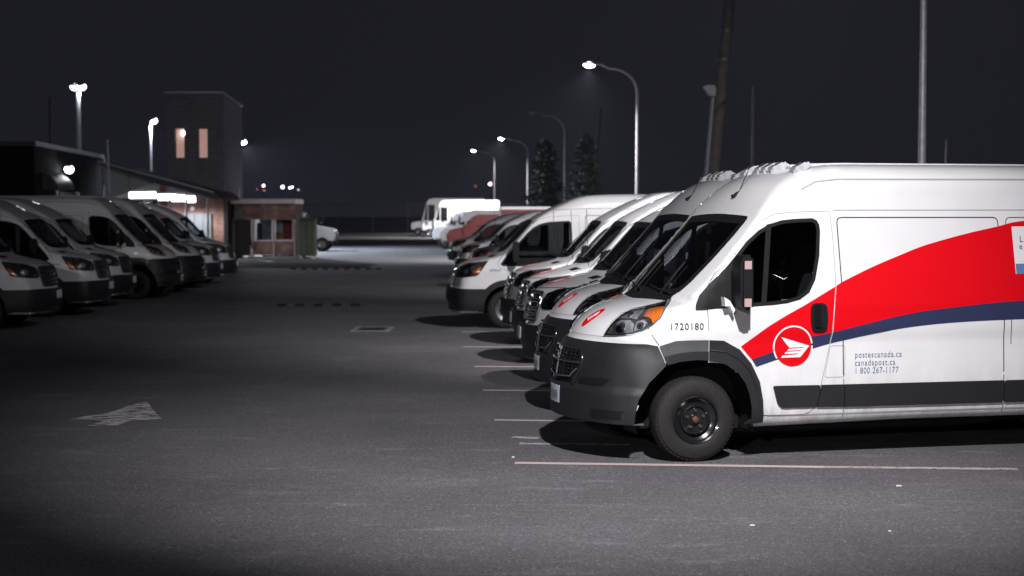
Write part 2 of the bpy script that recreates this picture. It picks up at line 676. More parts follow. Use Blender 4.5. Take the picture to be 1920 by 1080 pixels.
def patch(name, skin, proj, poly, off, m, parent, holes=(), grid=0.06, dens=None, thick=0.01, sg=-1, offn=None):
    """a sheet cut to a 2-D outline, laid on the skin at a distance, with a rim going back to it"""
    dens = dens or grid
    loops = [densify(poly, dens)] + [densify(h, dens) for h in holes]
    pts, edges = [], []
    for lp in loops:
        s0 = len(pts)
        for i, q in enumerate(lp):
            pts.append(Vector(q))
            edges.append((s0 + i, s0 + (i + 1) % len(lp)))
    arr = np.array([list(q) for q in loops[0]])
    lo, hi = arr.min(0), arr.max(0)
    allb = np.array([list(p) for p in pts])
    nx = int((hi[0] - lo[0]) / grid)
    ny = int((hi[1] - lo[1]) / grid)
    for i in range(1, nx + 1):
        for j in range(1, ny + 1):
            q = (lo[0] + i * grid * 0.997, lo[1] + (j + 0.5 * (i % 2)) * grid * 0.997)
            if pip(arr, *q) and not any(pip(np.array([list(x) for x in h]), *q) for h in loops[1:]) and np.min(np.hypot(allb[:, 0] - q[0], allb[:, 1] - q[1])) > grid * 0.4:
                pts.append(Vector(q))
    vs, es, fs, *_ = delaunay_2d_cdt(pts, edges, [], 0, 1e-6)
    V2 = np.array([list(v) for v in vs])
    keep = []
    H = [np.array([list(x) for x in h]) for h in loops[1:]]
    for f in fs:
        c = V2[list(f)].mean(0)
        if pip(arr, *c) and not any(pip(h, *c) for h in H):
            keep.append(list(f))
    V = proj(V2, off, sg)
    if offn is not None:
        V = proj(V2, off + offn(V), sg)
    N = skin.normal(V)
    a, b, c = V[keep[0][0]], V[keep[0][1]], V[keep[0][2]]
    tot = 0
    for t in keep[:50]:
        tot += np.dot(np.cross(V[t[1]] - V[t[0]], V[t[2]] - V[t[0]]), N[t[0]])
    if tot < 0:
        keep = [t[::-1] for t in keep]
    if offn is not None:       # uneven surface: take the normals from the sheet itself
        N = np.zeros_like(V)
        for t in keep:
            nn = np.cross(V[t[1]] - V[t[0]], V[t[2]] - V[t[0]])
            for k in t:
                N[k] += nn
        N /= np.linalg.norm(N, axis=1)[:, None] + 1e-12
    cnt = {}
    for t in keep:
        for k in range(3):
            e = (t[k], t[(k + 1) % 3])
            cnt[e] = 1
    bd = [e for e in cnt if (e[1], e[0]) not in cnt]
    VV = list(V)
    NN = list(N)
    F = list(keep)
    if thick > 0:
        for i, j in bd:
            k = len(VV)
            t = V[j] - V[i]
            on = np.cross(t, N[i])
            on = on / (np.linalg.norm(on) + 1e-9)
            VV += [V[i], V[j], V[j] - N[j] * thick, V[i] - N[i] * thick]
            NN += [on] * 4
            F.append([k + 1, k, k + 3, k + 2])
    me = mesh_np(name, VV, F, NN)
    return link_mesh(name, me, m, parent)


def ribbon(name, skin, proj, path, width, off, m, parent, sg=-1, closed=False, smooth=False):
    """a narrow strip along a path drawn on the skin"""
    P = densify(path, 0.05, closed)
    P = np.array([list(p) for p in P])
    n = len(P)
    T = np.roll(P, -1, 0) - np.roll(P, 1, 0)
    if not closed:
        T[0] = P[1] - P[0]
        T[-1] = P[-1] - P[-2]
    T /= np.linalg.norm(T, axis=1)[:, None] + 1e-9
    Nn = np.stack([-T[:, 1], T[:, 0]], 1)
    A = proj(P + Nn * width / 2, off, sg)
    B = proj(P - Nn * width / 2, off, sg)
    V = np.concatenate([A, B])
    F = []
    for i in range(n if closed else n - 1):
        j = (i + 1) % n
        F.append([i, j, n + j, n + i])
    N = skin.normal(V)
    a = F[0]
    if np.dot(np.cross(V[a[1]] - V[a[0]], V[a[2]] - V[a[0]]), N[a[0]]) < 0:
        F = [q[::-1] for q in F]
    return link_mesh(name, mesh_np(name, V, F, N), m, parent)


def skin_tube(name, skin, proj, path, rad, off, m, parent, sg=-1, seg=6, dens=0.04, closed=False):
    P = densify(path, dens, closed)
    if closed:
        P.append(P[0])
    V = proj(np.array([list(p) for p in P]), off, sg)
    bm = bmesh.new()
    b_tube(bm, V, rad, seg)
    return obj(name, bm, m, parent, 50)


def shell(skin, name, m, parent, cut):
    """the painted body as one curved sheet, without the faces that cut(P) marks"""
    us, ws = skin.spine
    ue = skin.L - 0.8
    nphi = 176
    rows = []
    bet = np.concatenate([np.linspace(0, 0.5 * math.pi, 74)[1:-1]])
    for b in bet:
        rows.append((us, b))
    for x in np.linspace(us, ue, 66):
        rows.append((x, 0.5 * math.pi))
    for b in np.linspace(0.5 * math.pi, math.pi, 22)[1:-1]:
        rows.append((ue, b))
    phi = np.linspace(0, 2 * math.pi, nphi, endpoint=False)
    O, D = [], []
    for x, b in rows:
        for p in phi:
            O.append((x, 0, ws))
            D.append((-math.cos(b), math.sin(b) * math.cos(p), math.sin(b) * math.sin(p)))
    O += [(us, 0, ws), (ue, 0, ws)]
    D += [(-1, 0, 0), (1, 0, 0)]
    V = skin.cast(np.array(O, float), np.array(D, float), 2.6, 0.0)
    nr = len(rows)
    F = []
    for i in range(nr - 1):
        for k in range(nphi):
            k2 = (k + 1) % nphi
            F.append([i * nphi + k, (i + 1) * nphi + k, (i + 1) * nphi + k2, i * nphi + k2])
    c0, c1 = nr * nphi, nr * nphi + 1
    for k in range(nphi):
        k2 = (k + 1) % nphi
        F.append([c0, k, k2])
        F.append([c1, (nr - 1) * nphi + k2, (nr - 1) * nphi + k])
    N = skin.normal(V)
    q = F[nphi * 30]
    if np.dot(np.cross(V[q[1]] - V[q[0]], V[q[2]] - V[q[0]]), N[q[0]]) < 0:
        F = [x[::-1] for x in F]
    kill = cut(V)
    F = [x for x in F if not any(kill[i] for i in x)]
    return link_mesh(name, mesh_np(name, V, F, N), m, parent)


def shape_cut(V, spec, arches, skin):
    """vertices under windows and wheel openings"""
    k = np.zeros(len(V), bool)
    for kind, poly in spec:
        if kind == 'side':
            P = np.array([list(p) for p in poly])
            for i in np.nonzero(np.abs(V[:, 1]) > 0.55)[0]:
                if P[:, 0].min() < V[i, 0] < P[:, 0].max() and P[:, 1].min() < V[i, 2] < P[:, 1].max() and pip(P, V[i, 0], V[i, 2]):
                    k[i] = True
        else:
            P = np.array([list(p) for p in poly])
            for i in np.nonzero((V[:, 0] < 2.0))[0]:
                if P[:, 1].min() < V[i, 2] < P[:, 1].max() and pip(P, V[i, 1], V[i, 2]):
                    k[i] = True
    for (u0, w0, r) in arches:
        k |= (np.hypot(V[:, 0] - u0, V[:, 2] - w0) < r) & (np.abs(V[:, 1]) > 0.62)
    return k


def inset(P, d):
    """shrink a polygon towards its inside"""
    P = np.array([list(p) for p in P])
    A = np.roll(P, 1, 0)
    B = np.roll(P, -1, 0)
    area = 0.5 * np.sum(P[:, 0] * B[:, 1] - B[:, 0] * P[:, 1])
    t1 = (P - A) / (np.linalg.norm(P - A, axis=1)[:, None] + 1e-9)
    t2 = (B - P) / (np.linalg.norm(B - P, axis=1)[:, None] + 1e-9)
    n = np.stack([-(t1[:, 1] + t2[:, 1]), t1[:, 0] + t2[:, 0]], 1)
    n /= np.linalg.norm(n, axis=1)[:, None] + 1e-9
    return P + n * d * (1 if area > 0 else -1)


def wheel(parent, u, w, side, rad, rimr, hub_m, depth=0.24, face=0.98, rim_m=None):
    """tyre > rim, hub, lug nuts"""
    sg = side
    bm = bmesh.new()
    b_lathe(bm, [(rimr, -0.02), (rimr + 0.02, -0.005), (rimr + 0.06, 0.0), (rad - 0.055, -0.006), (rad - 0.03, -0.016), (rad - 0.028, -0.02), (rad - 0.008, -0.035), (rad, -0.055), (rad, -depth + 0.05), (rad - 0.02, -depth + 0.02), (rimr + 0.05, -depth), (rimr, -depth + 0.02)], 56, 1, closed=True)
    for k in range(56):
        a = 2 * math.pi * k / 56
        for r0 in (rad,):
            c, s_ = math.cos(a), math.sin(a)
            t = Vector((-s_, 0, c))
            P = Vector((c * (r0 - 0.006), 0, s_ * (r0 - 0.006)))
            vs = []
            for dy, dr in ((-0.028, -0.010), (-0.075, 0.002)):
                for dt in (-0.011, 0.011):
                    for ou in (0, 0.008):
                        vs.append(bm.verts.new(P + t * dt + Vector((c, 0, s_)) * (ou + dr) + Vector((0, dy, 0))))
            bmesh.ops.convex_hull(bm, input=vs)
    ty = obj('wheel', bm, RUBBER, parent, 40)
    bm = bmesh.new()
    rm = rimr
    b_lathe(bm, [(rm + 0.012, -0.004), (rm + 0.008, 0.002), (rm - 0.004, -0.004), (rm - 0.012, -0.03), (rm - 0.04, -0.05), (rm * 0.72, -0.055), (rm * 0.66, -0.02), (rm * 0.60, -0.01), (rm * 0.50, -0.035), (rm * 0.34, -0.045), (rm * 0.22, -0.045), (rm * 0.2, -0.03), (0.001, -0.03)], 48, 1, cap=False)
    ri = obj('rim', bm, rim_m or RIM, ty, 30)
    bm = bmesh.new()
    b_lathe(bm, [(0.03, -0.032), (0.028, -0.012), (0.02, -0.005), (0.001, -0.004)], 20, 1)
    obj('hub', bm, hub_m, ty, 40)
    nm = None
    for k in range(5):
        a = 2 * math.pi * k / 5 + 0.3
        if nm is None:
            bm = bmesh.new()
            b_lathe(bm, [(0.014, -0.045), (0.013, -0.022), (0.009, -0.014), (0.001, -0.014)], 8, 1)
            no = obj('lug_nut', bm, NUT, ty, 40)
            nm = no.data
        else:
            no = link_mesh('lug_nut', nm, None, ty)
        no.location = (0.078 * math.cos(a), 0, 0.078 * math.sin(a))
    ty.location = (u, face * sg, w)
    ty.rotation_euler = (0, 0, math.pi if sg < 0 else 0)
    return ty


def text_on(name, txt, skin, proj, origin, size, m, parent, dirn=1, off=0.004, sg=-1, align='LEFT', widen=1.0, extrude=0.0):
    cu = bpy.data.curves.new('txt', 'FONT')
    cu.body = txt
    cu.size = size
    cu.space_character = 1.12
    cu.align_x = align
    cu.resolution_u = 3
    o = bpy.data.objects.new('txt', cu)
    me = o.to_mesh()
    V = np.array([list(v.co) for v in me.vertices])
    F = [list(p.vertices) for p in me.polygons]
    o.to_mesh_clear()
    bpy.data.objects.remove(o)
    Q = np.stack([origin[0] + dirn * V[:, 0] * widen, origin[1] + V[:, 1]], 1)
    P = proj(Q, off, sg)
    N = skin.normal(P)
    q = F[0]
    if np.dot(np.cross(P[q[1]] - P[q[0]], P[q[2]] - P[q[0]]), N[q[0]]) < 0:
        F = [x[::-1] for x in F]
    return link_mesh(name, mesh_np(name, P, F, N), m, parent)


def interior(parent, u0=0.8, part=2.45, z=0.95, top=2.0):
    """cab seen through the glass"""
    bm = bmesh.new()
    b_prism(bm, [(0.82, 0.96), (0.78, 1.30), (0.95, 1.34), (1.12, 1.30), (1.22, 1.16), (1.2, 0.96)], 1, -0.86, 0.86, 0.02)
    obj('dashboard', bm, INTERD, parent, 40)
    bm = bmesh.new()
    b_box(bm, part, part + 0.03, -0.86, 0.86, 0.93, top)
    obj('partition', bm, INTERD, parent)
    bm = bmesh.new()
    b_box(bm, 0.9, part, -0.84, 0.84, 0.93, 0.95)
    obj('cab_floor', bm, INTERD, parent)
    for v in (-0.48, 0.48):
        bm = bmesh.new()
        b_box(bm, 1.62, 2.12, v - 0.25, v + 0.25, 0.951, 1.06, 0.04)
        b_prism(bm, [(2.05, 1.0), (2.2, 1.0), (2.36, 1.62), (2.26, 1.64)], 1, v - 0.24, v + 0.24, 0.03)
        b_prism(bm, [(2.27, 1.66), (2.36, 1.66), (2.40, 1.84), (2.31, 1.85)], 1, v - 0.13, v + 0.13, 0.03)
        obj('seat', bm, SEATM, parent, 40)
    bm = bmesh.new()
    C = Vector((1.38, -0.48, 1.28))
    ax = Vector((-0.45, 0, 0.9)).normalized()
    x = Vector((0, 1, 0))
    y = ax.cross(x)
    b_tube(bm, [C + (x * math.cos(t) + y * math.sin(t)) * 0.2 for t in np.linspace(0, 2 * math.pi, 25)], 0.015, 6)
    b_tube(bm, [C - x * 0.2, C, C + x * 0.2], 0.02, 6)
    b_tube(bm, [C, C - Vector((0.3, 0, 0.12))], 0.03, 6)
    obj('steering_wheel', bm, BLACK, parent, 50)
    bm = bmesh.new()
    b_box(bm, 1.42, 1.45, -0.13, 0.13, 1.90, 1.97, 0.01)
    obj('rear_view_mirror', bm, BLACK, parent)
    # grey door trim with its pocket, inside the side away from each window
    for sg in (-1, 1):
        bm = bmesh.new()
        b_box(bm, 1.1, 2.15, sg * 0.86, sg * 0.90, 0.96, 1.33, 0.01)
        obj('door_trim', bm, INTER, parent)


def arc(u0, w0, r, a0, a1, n=20, rf=None):
    out = []
    for t in np.linspace(a0, a1, n):
        rr = r if rf is None else rf(math.degrees(t))
        out.append((u0 + rr * math.cos(t), w0 + rr * math.sin(t)))
    return out


# ================================================================== VAN SKINS
PM_PROF = [(0.18, 0.28), (0.05, 0.295), (-0.010, 0.37), (-0.015, 0.60), (0.01, 0.80), (0.05, 0.95), (0.12, 1.04), (0.145, 1.09), (0.22, 1.18), (0.36, 1.275), (0.55, 1.35), (0.74, 1.40), (0.82, 1.44), (1.06, 1.68), (1.30, 1.93), (1.50, 2.15), (1.62, 2.30), (1.76, 2.44), (1.96, 2.545), (2.22, 2.60), (2.6, 2.615), (4.5, 2.615), (5.70, 2.605), (5.93, 2.52), (5.98, 2.3), (5.99, 1.4), (5.99, 0.55), (5.93, 0.36), (5.6, 0.33), (3.0, 0.33)]
PM = Skin(PM_PROF, 5.99,
          side=([0.3, 0.45, 0.8, 1.03, 1.07, 1.11, 1.15, 1.35, 1.6, 2.0, 2.2, 2.6], [0.975, 0.997, 1.004, 1.006, 1.011, 1.018, 1.022, 1.02, 0.995, 0.945, 0.92, 0.86]),
          bow=([0.3, 1.0, 1.3, 1.45, 2.2, 2.6], [0.38, 0.40, 0.25, 0.08, 0.04, 0.22]),
          kk=([0.3, 0.9, 1.15, 1.4, 1.6, 2.1, 2.35, 2.6], [0.16, 0.26, 0.24, 0.10, 0.05, 0.05, 0.18, 0.30]),
          taper=(1.5, 0.12), crown=0.035)

# ------------------------------------------------------------------ helpers shared by the van builders
def azu(skin, u, w, off=0.0):
    P = skin.side_p([(u, w)], off, -1)[0]
    return math.atan2(abs(P[1]), 1.25 - P[0])


def arch_liner(parent, u, w, r, side):
    bm = bmesh.new()
    n = 20
    a0, a1 = -0.25, math.pi + 0.25
    A = [(u + r * math.cos(a0 + (a1 - a0) * k / n), w + r * math.sin(a0 + (a1 - a0) * k / n)) for k in range(n + 1)]
    o = [bm.verts.new((p[0], side * 0.955, p[1])) for p in A]
    i = [bm.verts.new((p[0], side * 0.55, p[1])) for p in A]
    for k in range(n):
        bm.faces.new((o[k], o[k + 1], i[k + 1], i[k]))
    bm.faces.new(i)
    return obj('wheel_arch_liner', bm, BLACK, parent)


def mirror_part(parent, u0, u1, w0, w1, sg, vin=1.06, vout=1.30, glass_back=True):
    """tall door mirror on two arms"""
    bm = bmesh.new()
    pts = [(u0, w0 + 0.05), (u0 + 0.03, w0), (u1, w0 + 0.01), (u1, w1 - 0.02), (u0 + 0.05, w1), (u0, w1 - 0.06)]
    b_prism(bm, pts, 1, min(sg * vin, sg * vout), max(sg * vin, sg * vout), 0.022)
    m = obj('side_mirror', bm, BLACK, parent, 45)
    bm = bmesh.new()
    b_box(bm, u1 + 0.001, u1 + 0.006, min(sg * (vin + .02), sg * (vout - .02)), max(sg * (vin + .02), sg * (vout - .02)), w0 + 0.03, w1 - 0.04)
    obj('mirror_glass', bm, BLACKG, m)
    for zz in (w0 + 0.05, w0 + (w1 - w0) * 0.55):
        bm = bmesh.new()
        b_tube(bm, [(u0 + 0.09, sg * 0.90, zz - 0.03), (u0 + 0.07, sg * 1.0, zz - 0.02), (u0 + 0.07, sg * (vin + 0.05), zz)], 0.028, 8)
        obj('mirror_arm', bm, BLACK, m, 50)
    return m


def wiper(parent, skin, pts, arm_m=BLACK):
    V = skin.front_p(np.array(pts), 0.02)
    bm = bmesh.new()
    b_tube(bm, V, 0.011, 5)
    return obj('windscreen_wiper', bm, arm_m, parent, 60)


CROSS_NUT = None
PMW = [(0.935, 1.335), (0.945, 1.37), (0.971, 1.454), (1.057, 1.568), (1.207, 1.72), (1.30, 1.826), (1.394, 1.927), (1.518, 2.02), (1.62, 2.071), (1.746, 2.099), (1.87, 2.111), (2.034, 2.117), (2.075, 2.10), (2.098, 2.06), (2.104, 2.0), (2.087, 1.786), (2.04, 1.58), (1.979, 1.465), (1.89, 1.405), (1.77, 1.375), (1.641, 1.361), (1.295, 1.342), (1.05, 1.331), (0.943, 1.327)]
PMHOLE = [(1.24, 1.342), (1.24, 1.72), (1.325, 1.815), (1.41, 1.915), (1.525, 2.01), (1.625, 2.064)] + PMW[9:22]
PMDOOR = [(1.57, 0.396), (1.948, 0.392), (1.99, 0.41), (2.039, 0.454), (2.102, 0.659), (2.185, 1.048), (2.218, 1.325), (2.231, 1.55), (2.222, 1.925), (2.2, 2.178), (1.824, 2.166), (1.673, 2.150), (1.555, 2.09), (1.445, 1.965), (1.325, 1.826), (1.238, 1.73), (1.118, 1.635), (1.055, 1.545), (1.040, 1.424), (1.051, 1.147), (1.053, 0.869), (1.21, 0.857), (1.36, 0.76), (1.45, 0.60), (1.47, 0.396)]
PMWS = [(0.0, 1.41), (0.30, 1.41), (0.50, 1.415), (0.60, 1.43), (0.672, 1.475), (0.712, 1.56), (0.735, 1.78), (0.748, 1.98), (0.745, 2.11), (0.72, 2.135), (0.45, 2.148), (0.2, 2.155), (0.0, 2.158)]
PMWS = PMWS + [(-a, b) for a, b in PMWS[::-1][1:-1]]


def make_promaster(label, group):
    t = root('delivery_van', label, 'van', group=group)
    sk = PM
    AR = [(0.95, 0.39), (4.985, 0.39)]
    cut = lambda V: shape_cut(V, [('side', inset(PMHOLE, 0.045)), ('ws', inset(PMWS, 0.075))], [(AR[0][0], AR[0][1], 0.515), (AR[1][0], AR[1][1], 0.455)], sk) | ((V[:, 2] < 0.44) & (V[:, 0] < 0.6))
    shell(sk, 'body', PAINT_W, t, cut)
    for sg in (-1, 1):
        sp = sk.side_p
        # front door with its window
        d = patch('door', sk, sp, PMDOOR, 0.005, PAINT_W, t, holes=[inset(PMHOLE, 0.004)], grid=0.07, thick=0.012, sg=sg)
        ribbon('door_seam', sk, sp, PMDOOR[:-5], 0.008, 0.0035, SEAM, d, sg=sg)
        inner = inset(rounded(PMHOLE, 0.03, 2), 0.032)
        patch('window_seal', sk, sp, PMHOLE, 0.008, BLACK, d, holes=[inner], grid=0.1, dens=0.05, thick=0.014, sg=sg)
        patch('side_window', sk, sp, inner, 0.001, GLASSD, d, grid=0.12, dens=0.06, thick=0.0, sg=sg)
        tri = PMW[:3] + [(1.062, 1.555), (1.215, 1.695), (1.275, 1.755), (1.285, 1.345)] + PMW[-2:]
        patch('quarter_panel', sk, sp, tri, 0.010, BLACK, d, grid=0.1, thick=0.008, sg=sg)
        patch('window_divider', sk, sp, [(1.60, 2.06), (1.648, 2.072), (1.572, 1.36), (1.525, 1.357)], 0.009, BLACK, d, grid=0.1, thick=0.01, sg=sg)
        h = patch('door_handle', sk, sp, rounded([(1.992, 1.375), (2.135, 1.375), (2.15, 1.25), (2.138, 1.118), (2.0, 1.118), (1.985, 1.25)], 0.05), 0.022, BLACK, d, grid=0.05, thick=0.02, sg=sg)
        patch('handle_grip', sk, sp, rounded([(2.015, 1.36), (2.075, 1.36), (2.08, 1.16), (2.02, 1.16)], 0.02), 0.035, BLACKG, h, grid=0.05, thick=0.02, sg=sg)
        patch('door_lock', sk, sp, arc(2.082, 1.155, 0.011, 0, 6.0, 9), 0.025, CHROME, h, grid=0.1, thick=0.004, sg=sg)
        # side panels: pressed outline, seams, gutter
        ribbon('gutter_seam', sk, sp, [(2.24, 2.187), (4.0, 2.19), (5.85, 2.19)], 0.009, 0.0015, SEAML, t, sg=sg)
        ribbon('roof_crease', sk, sp, [(1.95, 2.37), (2.1, 2.44), (2.3, 2.462), (4.0, 2.468), (5.8, 2.468)], 0.014, 0.0012, SEAML, t, sg=sg)
        ribbon('panel_outline', sk, sp, rounded([(2.315, 0.7), (2.298, 1.362), (2.268, 2.123), (3.84, 2.123), (3.865, 1.4), (3.885, 0.7)], 0.05)[3:-3], 0.010, 0.0015, SEAM, t, sg=sg)
        ribbon('panel_outline', sk, sp, rounded([(3.95, 0.95), (3.92, 2.123), (5.8, 2.123), (5.85, 0.95)], 0.05)[3:-3], 0.008, 0.0015, SEAM, t, sg=sg)
        ribbon('panel_seam', sk, sp, [(2.325, 0.36), (2.318, 0.7)], 0.006, 0.0015, SEAM, t, sg=sg)
        ribbon('panel_seam', sk, sp, [(3.89, 0.36), (3.885, 0.7)], 0.008, 0.0015, SEAM, t, sg=sg)
        ribbon('sill_seam', sk, sp, [(1.6, 0.385), (3.0, 0.392), (4.4, 0.392)], 0.012, 0.0015, SEAML, t, sg=sg)
        f = ribbon('fuel_door', sk, sp, rounded([(2.185, 0.993), (2.325, 0.993), (2.325, 0.715), (2.135, 0.715)], 0.02), 0.006, 0.0015, SEAML, t, sg=sg, closed=True)
        # dark rubbing strips
        trims = [rounded([(1.645, 0.652), (2.095, 0.650), (2.055, 0.458), (1.727, 0.457), (1.69, 0.49)], 0.02, 2),
                 [(2.106, 0.650), (2.318, 0.650), (2.314, 0.453), (2.062, 0.457)], [(2.326, 0.650), (3.882, 0.650), (3.868, 0.452), (2.322, 0.452)],
                 rounded([(3.894, 0.650), (4.35, 0.650), (4.33, 0.47), (4.3, 0.452), (3.88, 0.452)], 0.02, 2)]
        for q in trims:
            patch('rubbing_strip', sk, sp, q, 0.022, PLASTIC, t, grid=0.09, thick=0.02, sg=sg)
        # wheel arches
        rout = lambda a: 0.615 + 0.065 * math.sin(math.radians(min(max(a, 0), 180))) + (0.03 if 30 < a < 75 else 0) * math.sin(math.radians((a - 30) * 4))
        rin = lambda a: 0.51
        o1 = [(1.057, 1.062), (1.19, 1.055), (1.332, 0.978), (1.441, 0.852), (1.521, 0.692), (1.553, 0.53), (1.563, 0.396), (1.563, 0.331)]
        i1 = [(1.40, 0.318), (1.455, 0.36), (1.452, 0.46), (1.428, 0.582), (1.39, 0.68), (1.325, 0.768), (1.21, 0.85), (1.12, 0.872), (1.057, 0.880)]
        patch('arch_cladding', sk, sp, o1 + i1, 0.020, PLASTIC, d, grid=0.07, thick=0.025, sg=sg)
        i2 = [(1.53, 0.43), (1.497, 0.62), (1.42, 0.80), (1.32, 0.90), (1.2, 0.962), (1.06, 0.975)]
        skin_tube('cladding_ridge', sk, sp, i2, 0.007, 0.021, PLASTIC, d, sg=sg)
        o2 = [(1.049, 1.062), (0.90, 1.062), (0.76, 1.058), (0.62, 1.015)]
        i3 = [(0.685, 0.85), (0.80, 0.88), (0.95, 0.893), (1.049, 0.885)]
        patch('fender_cladding', sk, sp, o2 + i3, 0.018, PLASTIC_F, t, grid=0.07, thick=0.025, sg=sg)
        patch('fender_cladding', sk, sp, [(1.049, 0.965), (0.95, 0.968), (0.80, 0.957), (0.66, 0.925), (0.683, 0.852), (0.80, 0.882), (0.95, 0.895), (1.049, 0.887)], 0.026, PLASTIC, t, grid=0.07, thick=0.02, sg=sg)
        rr = arc(AR[1][0], AR[1][1], 0.60, -0.1, math.pi + 0.1, 24) + arc(AR[1][0], AR[1][1], 0.45, math.pi + 0.1, -0.1, 24)
        patch('arch_cladding', sk, sp, rr, 0.018, PLASTIC, t, grid=0.08, thick=0.025, sg=sg)
        ribbon('fender_seam', sk, sp, [(0.975, 1.352), (0.86, 1.44)], 0.006, 0.001, SEAML, t, sg=sg)
        ribbon('fender_seam', sk, sp, [(0.535, 1.18), (0.57, 1.1), (0.62, 1.02)], 0.007, 0.0015, SEAM, t, sg=sg)
        for (u, w) in AR:
            arch_liner(t, u, w, 0.545, sg)
            wheel(t, u, 0.372, sg, 0.368, 0.20, RUST, face=0.985)
        m = mirror_part(t, 1.235, 1.345, 1.33, 1.815, sg)
        y = sg * 1.302
        for zz in (1.72, 1.40):
            bm = bmesh.new()
            b_box(bm, 1.262, 1.325, min(y, y + sg * 0.004), max(y, y + sg * 0.004), zz - 0.035, zz + 0.035)
            obj('reflective_tape', bm, PINK, m)
        bm = bmesh.new()
        b_prism(bm, [(1.16, 1.36), (1.20, 1.365), (1.235, 1.30), (1.25, 1.33), (1.2, 1.41), (1.15, 1.44)], 1, min(sg * 1.03, sg * 1.12), max(sg * 1.03, sg * 1.12))
        obj('mirror_bracket', bm, VINYL_W, m)
        # headlamp
        wp = sk.wrap_p
        hl = [(0.497, 1.092), (0.515, 1.16), (0.53, 1.22), (0.56, 1.285), (0.64, 1.325), (0.75, 1.348), (0.86, 1.372), (0.985, 1.412), (1.005, 1.37), (1.0, 1.31), (0.985, 1.255), (0.93, 1.19), (0.86, 1.145), (0.78, 1.118), (0.64, 1.098)]
        H = patch('headlight', sk, wp, hl, 0.004, LAMPDK, t, grid=0.05, thick=0.006, sg=sg)
        patch('lamp_reflector', sk, wp, [(0.525, 1.106), (0.545, 1.19), (0.60, 1.222), (0.72, 1.228), (0.775, 1.20), (0.775, 1.13), (0.66, 1.106)], 0.010, LAMPIN, H, grid=0.03, thick=0.006, sg=sg)
        patch('lamp_reflector', sk, wp, [(0.565, 1.235), (0.585, 1.285), (0.66, 1.318), (0.755, 1.34), (0.775, 1.31), (0.775, 1.24), (0.68, 1.245)], 0.010, LAMPIN, H, grid=0.03, thick=0.006, sg=sg)
        patch('lamp_reflector', sk, wp, [(0.79, 1.135), (0.79, 1.22), (0.85, 1.24), (0.89, 1.215), (0.86, 1.16)], 0.012, LAMPIN, H, grid=0.03, thick=0.006, sg=sg)
        for (aa, ww, r) in ((0.655, 1.163, 0.048), (0.675, 1.279, 0.026), (0.838, 1.19, 0.030)):
            patch('bulb_ring', sk, wp, arc(aa, ww, r, 0, 6.1, 20), 0.0165, CHROME, H, grid=0.03, thick=0.006, sg=sg)
            patch('bulb_socket', sk, wp, arc(aa, ww, r * 0.82, 0, 6.1, 18), 0.0185, LAMPDK, H, grid=0.03, thick=0.004, sg=sg)
            patch('lamp_bulb', sk, wp, arc(aa, ww, r * 0.42, 0, 5.9, 12), 0.0225, CHROME, H, grid=0.02, thick=0.008, sg=sg)
        for k in range(5):
            a_ = 0.785 + 0.030 * k
            ribbon('lens_rib', sk, wp, [(a_, 1.262), (a_ + 0.006, 1.322)], 0.005, 0.0145, LAMPIN, H, sg=sg)
        patch('turn_signal', sk, wp, [(0.835, 1.265), (0.83, 1.325), (0.90, 1.340), (0.985, 1.352), (0.988, 1.30), (0.975, 1.255), (0.93, 1.21), (0.915, 1.245), (0.88, 1.262)], 0.012, AMBER, H, grid=0.03, thick=0.006, sg=sg)
        patch('lamp_lens', sk, wp, inset(hl, 0.004), 0.026, LENSGL, H, grid=0.05, thick=0.018, sg=sg)
    # windscreen
    W = patch('windscreen', sk, sk.front_p, inset(PMWS, 0.03), 0.002, GLASS, t, grid=0.09, thick=0.0)
    patch('windscreen_seal', sk, sk.front_p, PMWS, 0.005, BLACK, t, holes=[inset(PMWS, 0.072)], grid=0.1, dens=0.05, thick=0.008)
    bm = bmesh.new()
    P = sk.front_p(np.array([(v, 1.425) for v in np.linspace(-0.62, 0.62, 15)]), 0.0)
    Q = sk.top_p(np.array([(p[0] - 0.12 + 0.10 * abs(p[1]), p[1]) for p in P]), 0.008)
    a = [bm.verts.new(p + np.array([0.0, 0, 0.012])) for p in P]
    b = [bm.verts.new(q) for q in Q]
    for k in range(14):
        bm.faces.new((a[k], a[k + 1], b[k + 1], b[k]))
    obj('cowl_panel', bm, BLACK, t, 60)
    for v0 in (-0.42, 0.30):
        wiper(t, sk, [(v0, 1.43), (v0 + 0.06, 1.50), (v0 + 0.10, 1.62), (v0 + 0.12, 1.72)])
        wiper(t, sk, [(v0 - 0.16, 1.455), (v0 + 0.12, 1.47), (v0 + 0.42, 1.50)])
    skin_tube('windscreen_wiper', sk, sk.front_p, [(0.50, 1.46), (0.55, 1.53), (0.585, 1.62)], 0.014, 0.02, CHROMED, t)
    # bonnet seam and badge
    ribbon('bonnet_seam', sk, sk.wrap_p, [(a, 1.075 + 0.0 * a) for a in np.linspace(-0.50, 0.50, 12)], 0.006, 0.001, SEAML, t)
    E_ = patch('badge', sk, sk.top_p, [(0.285 + 0.108 * math.cos(a), -0.075 + 0.092 * math.sin(a)) for a in np.linspace(0, 6.1, 26)], 0.003, RED, t, grid=0.05, thick=0.002)
    for q in ([(0.37, -0.10), (0.30, -0.05), (0.27, -0.14), (0.31, -0.16)], [(0.285, -0.045), (0.275, -0.035), (0.245, -0.135), (0.257, -0.14)], [(0.265, -0.025), (0.255, -0.015), (0.222, -0.125), (0.233, -0.13)], [(0.245, -0.005), (0.235, 0.005), (0.20, -0.115), (0.212, -0.12)]):
        q = [(0.285 + (a - 0.285) * 0.68, -0.075 + (b + 0.085) * 0.62) for a, b in q]
        patch('badge_wing', sk, sk.top_p, q, 0.0055, VINYL_W, E_, grid=0.05, thick=0.002)
    # bumper
    rows = []
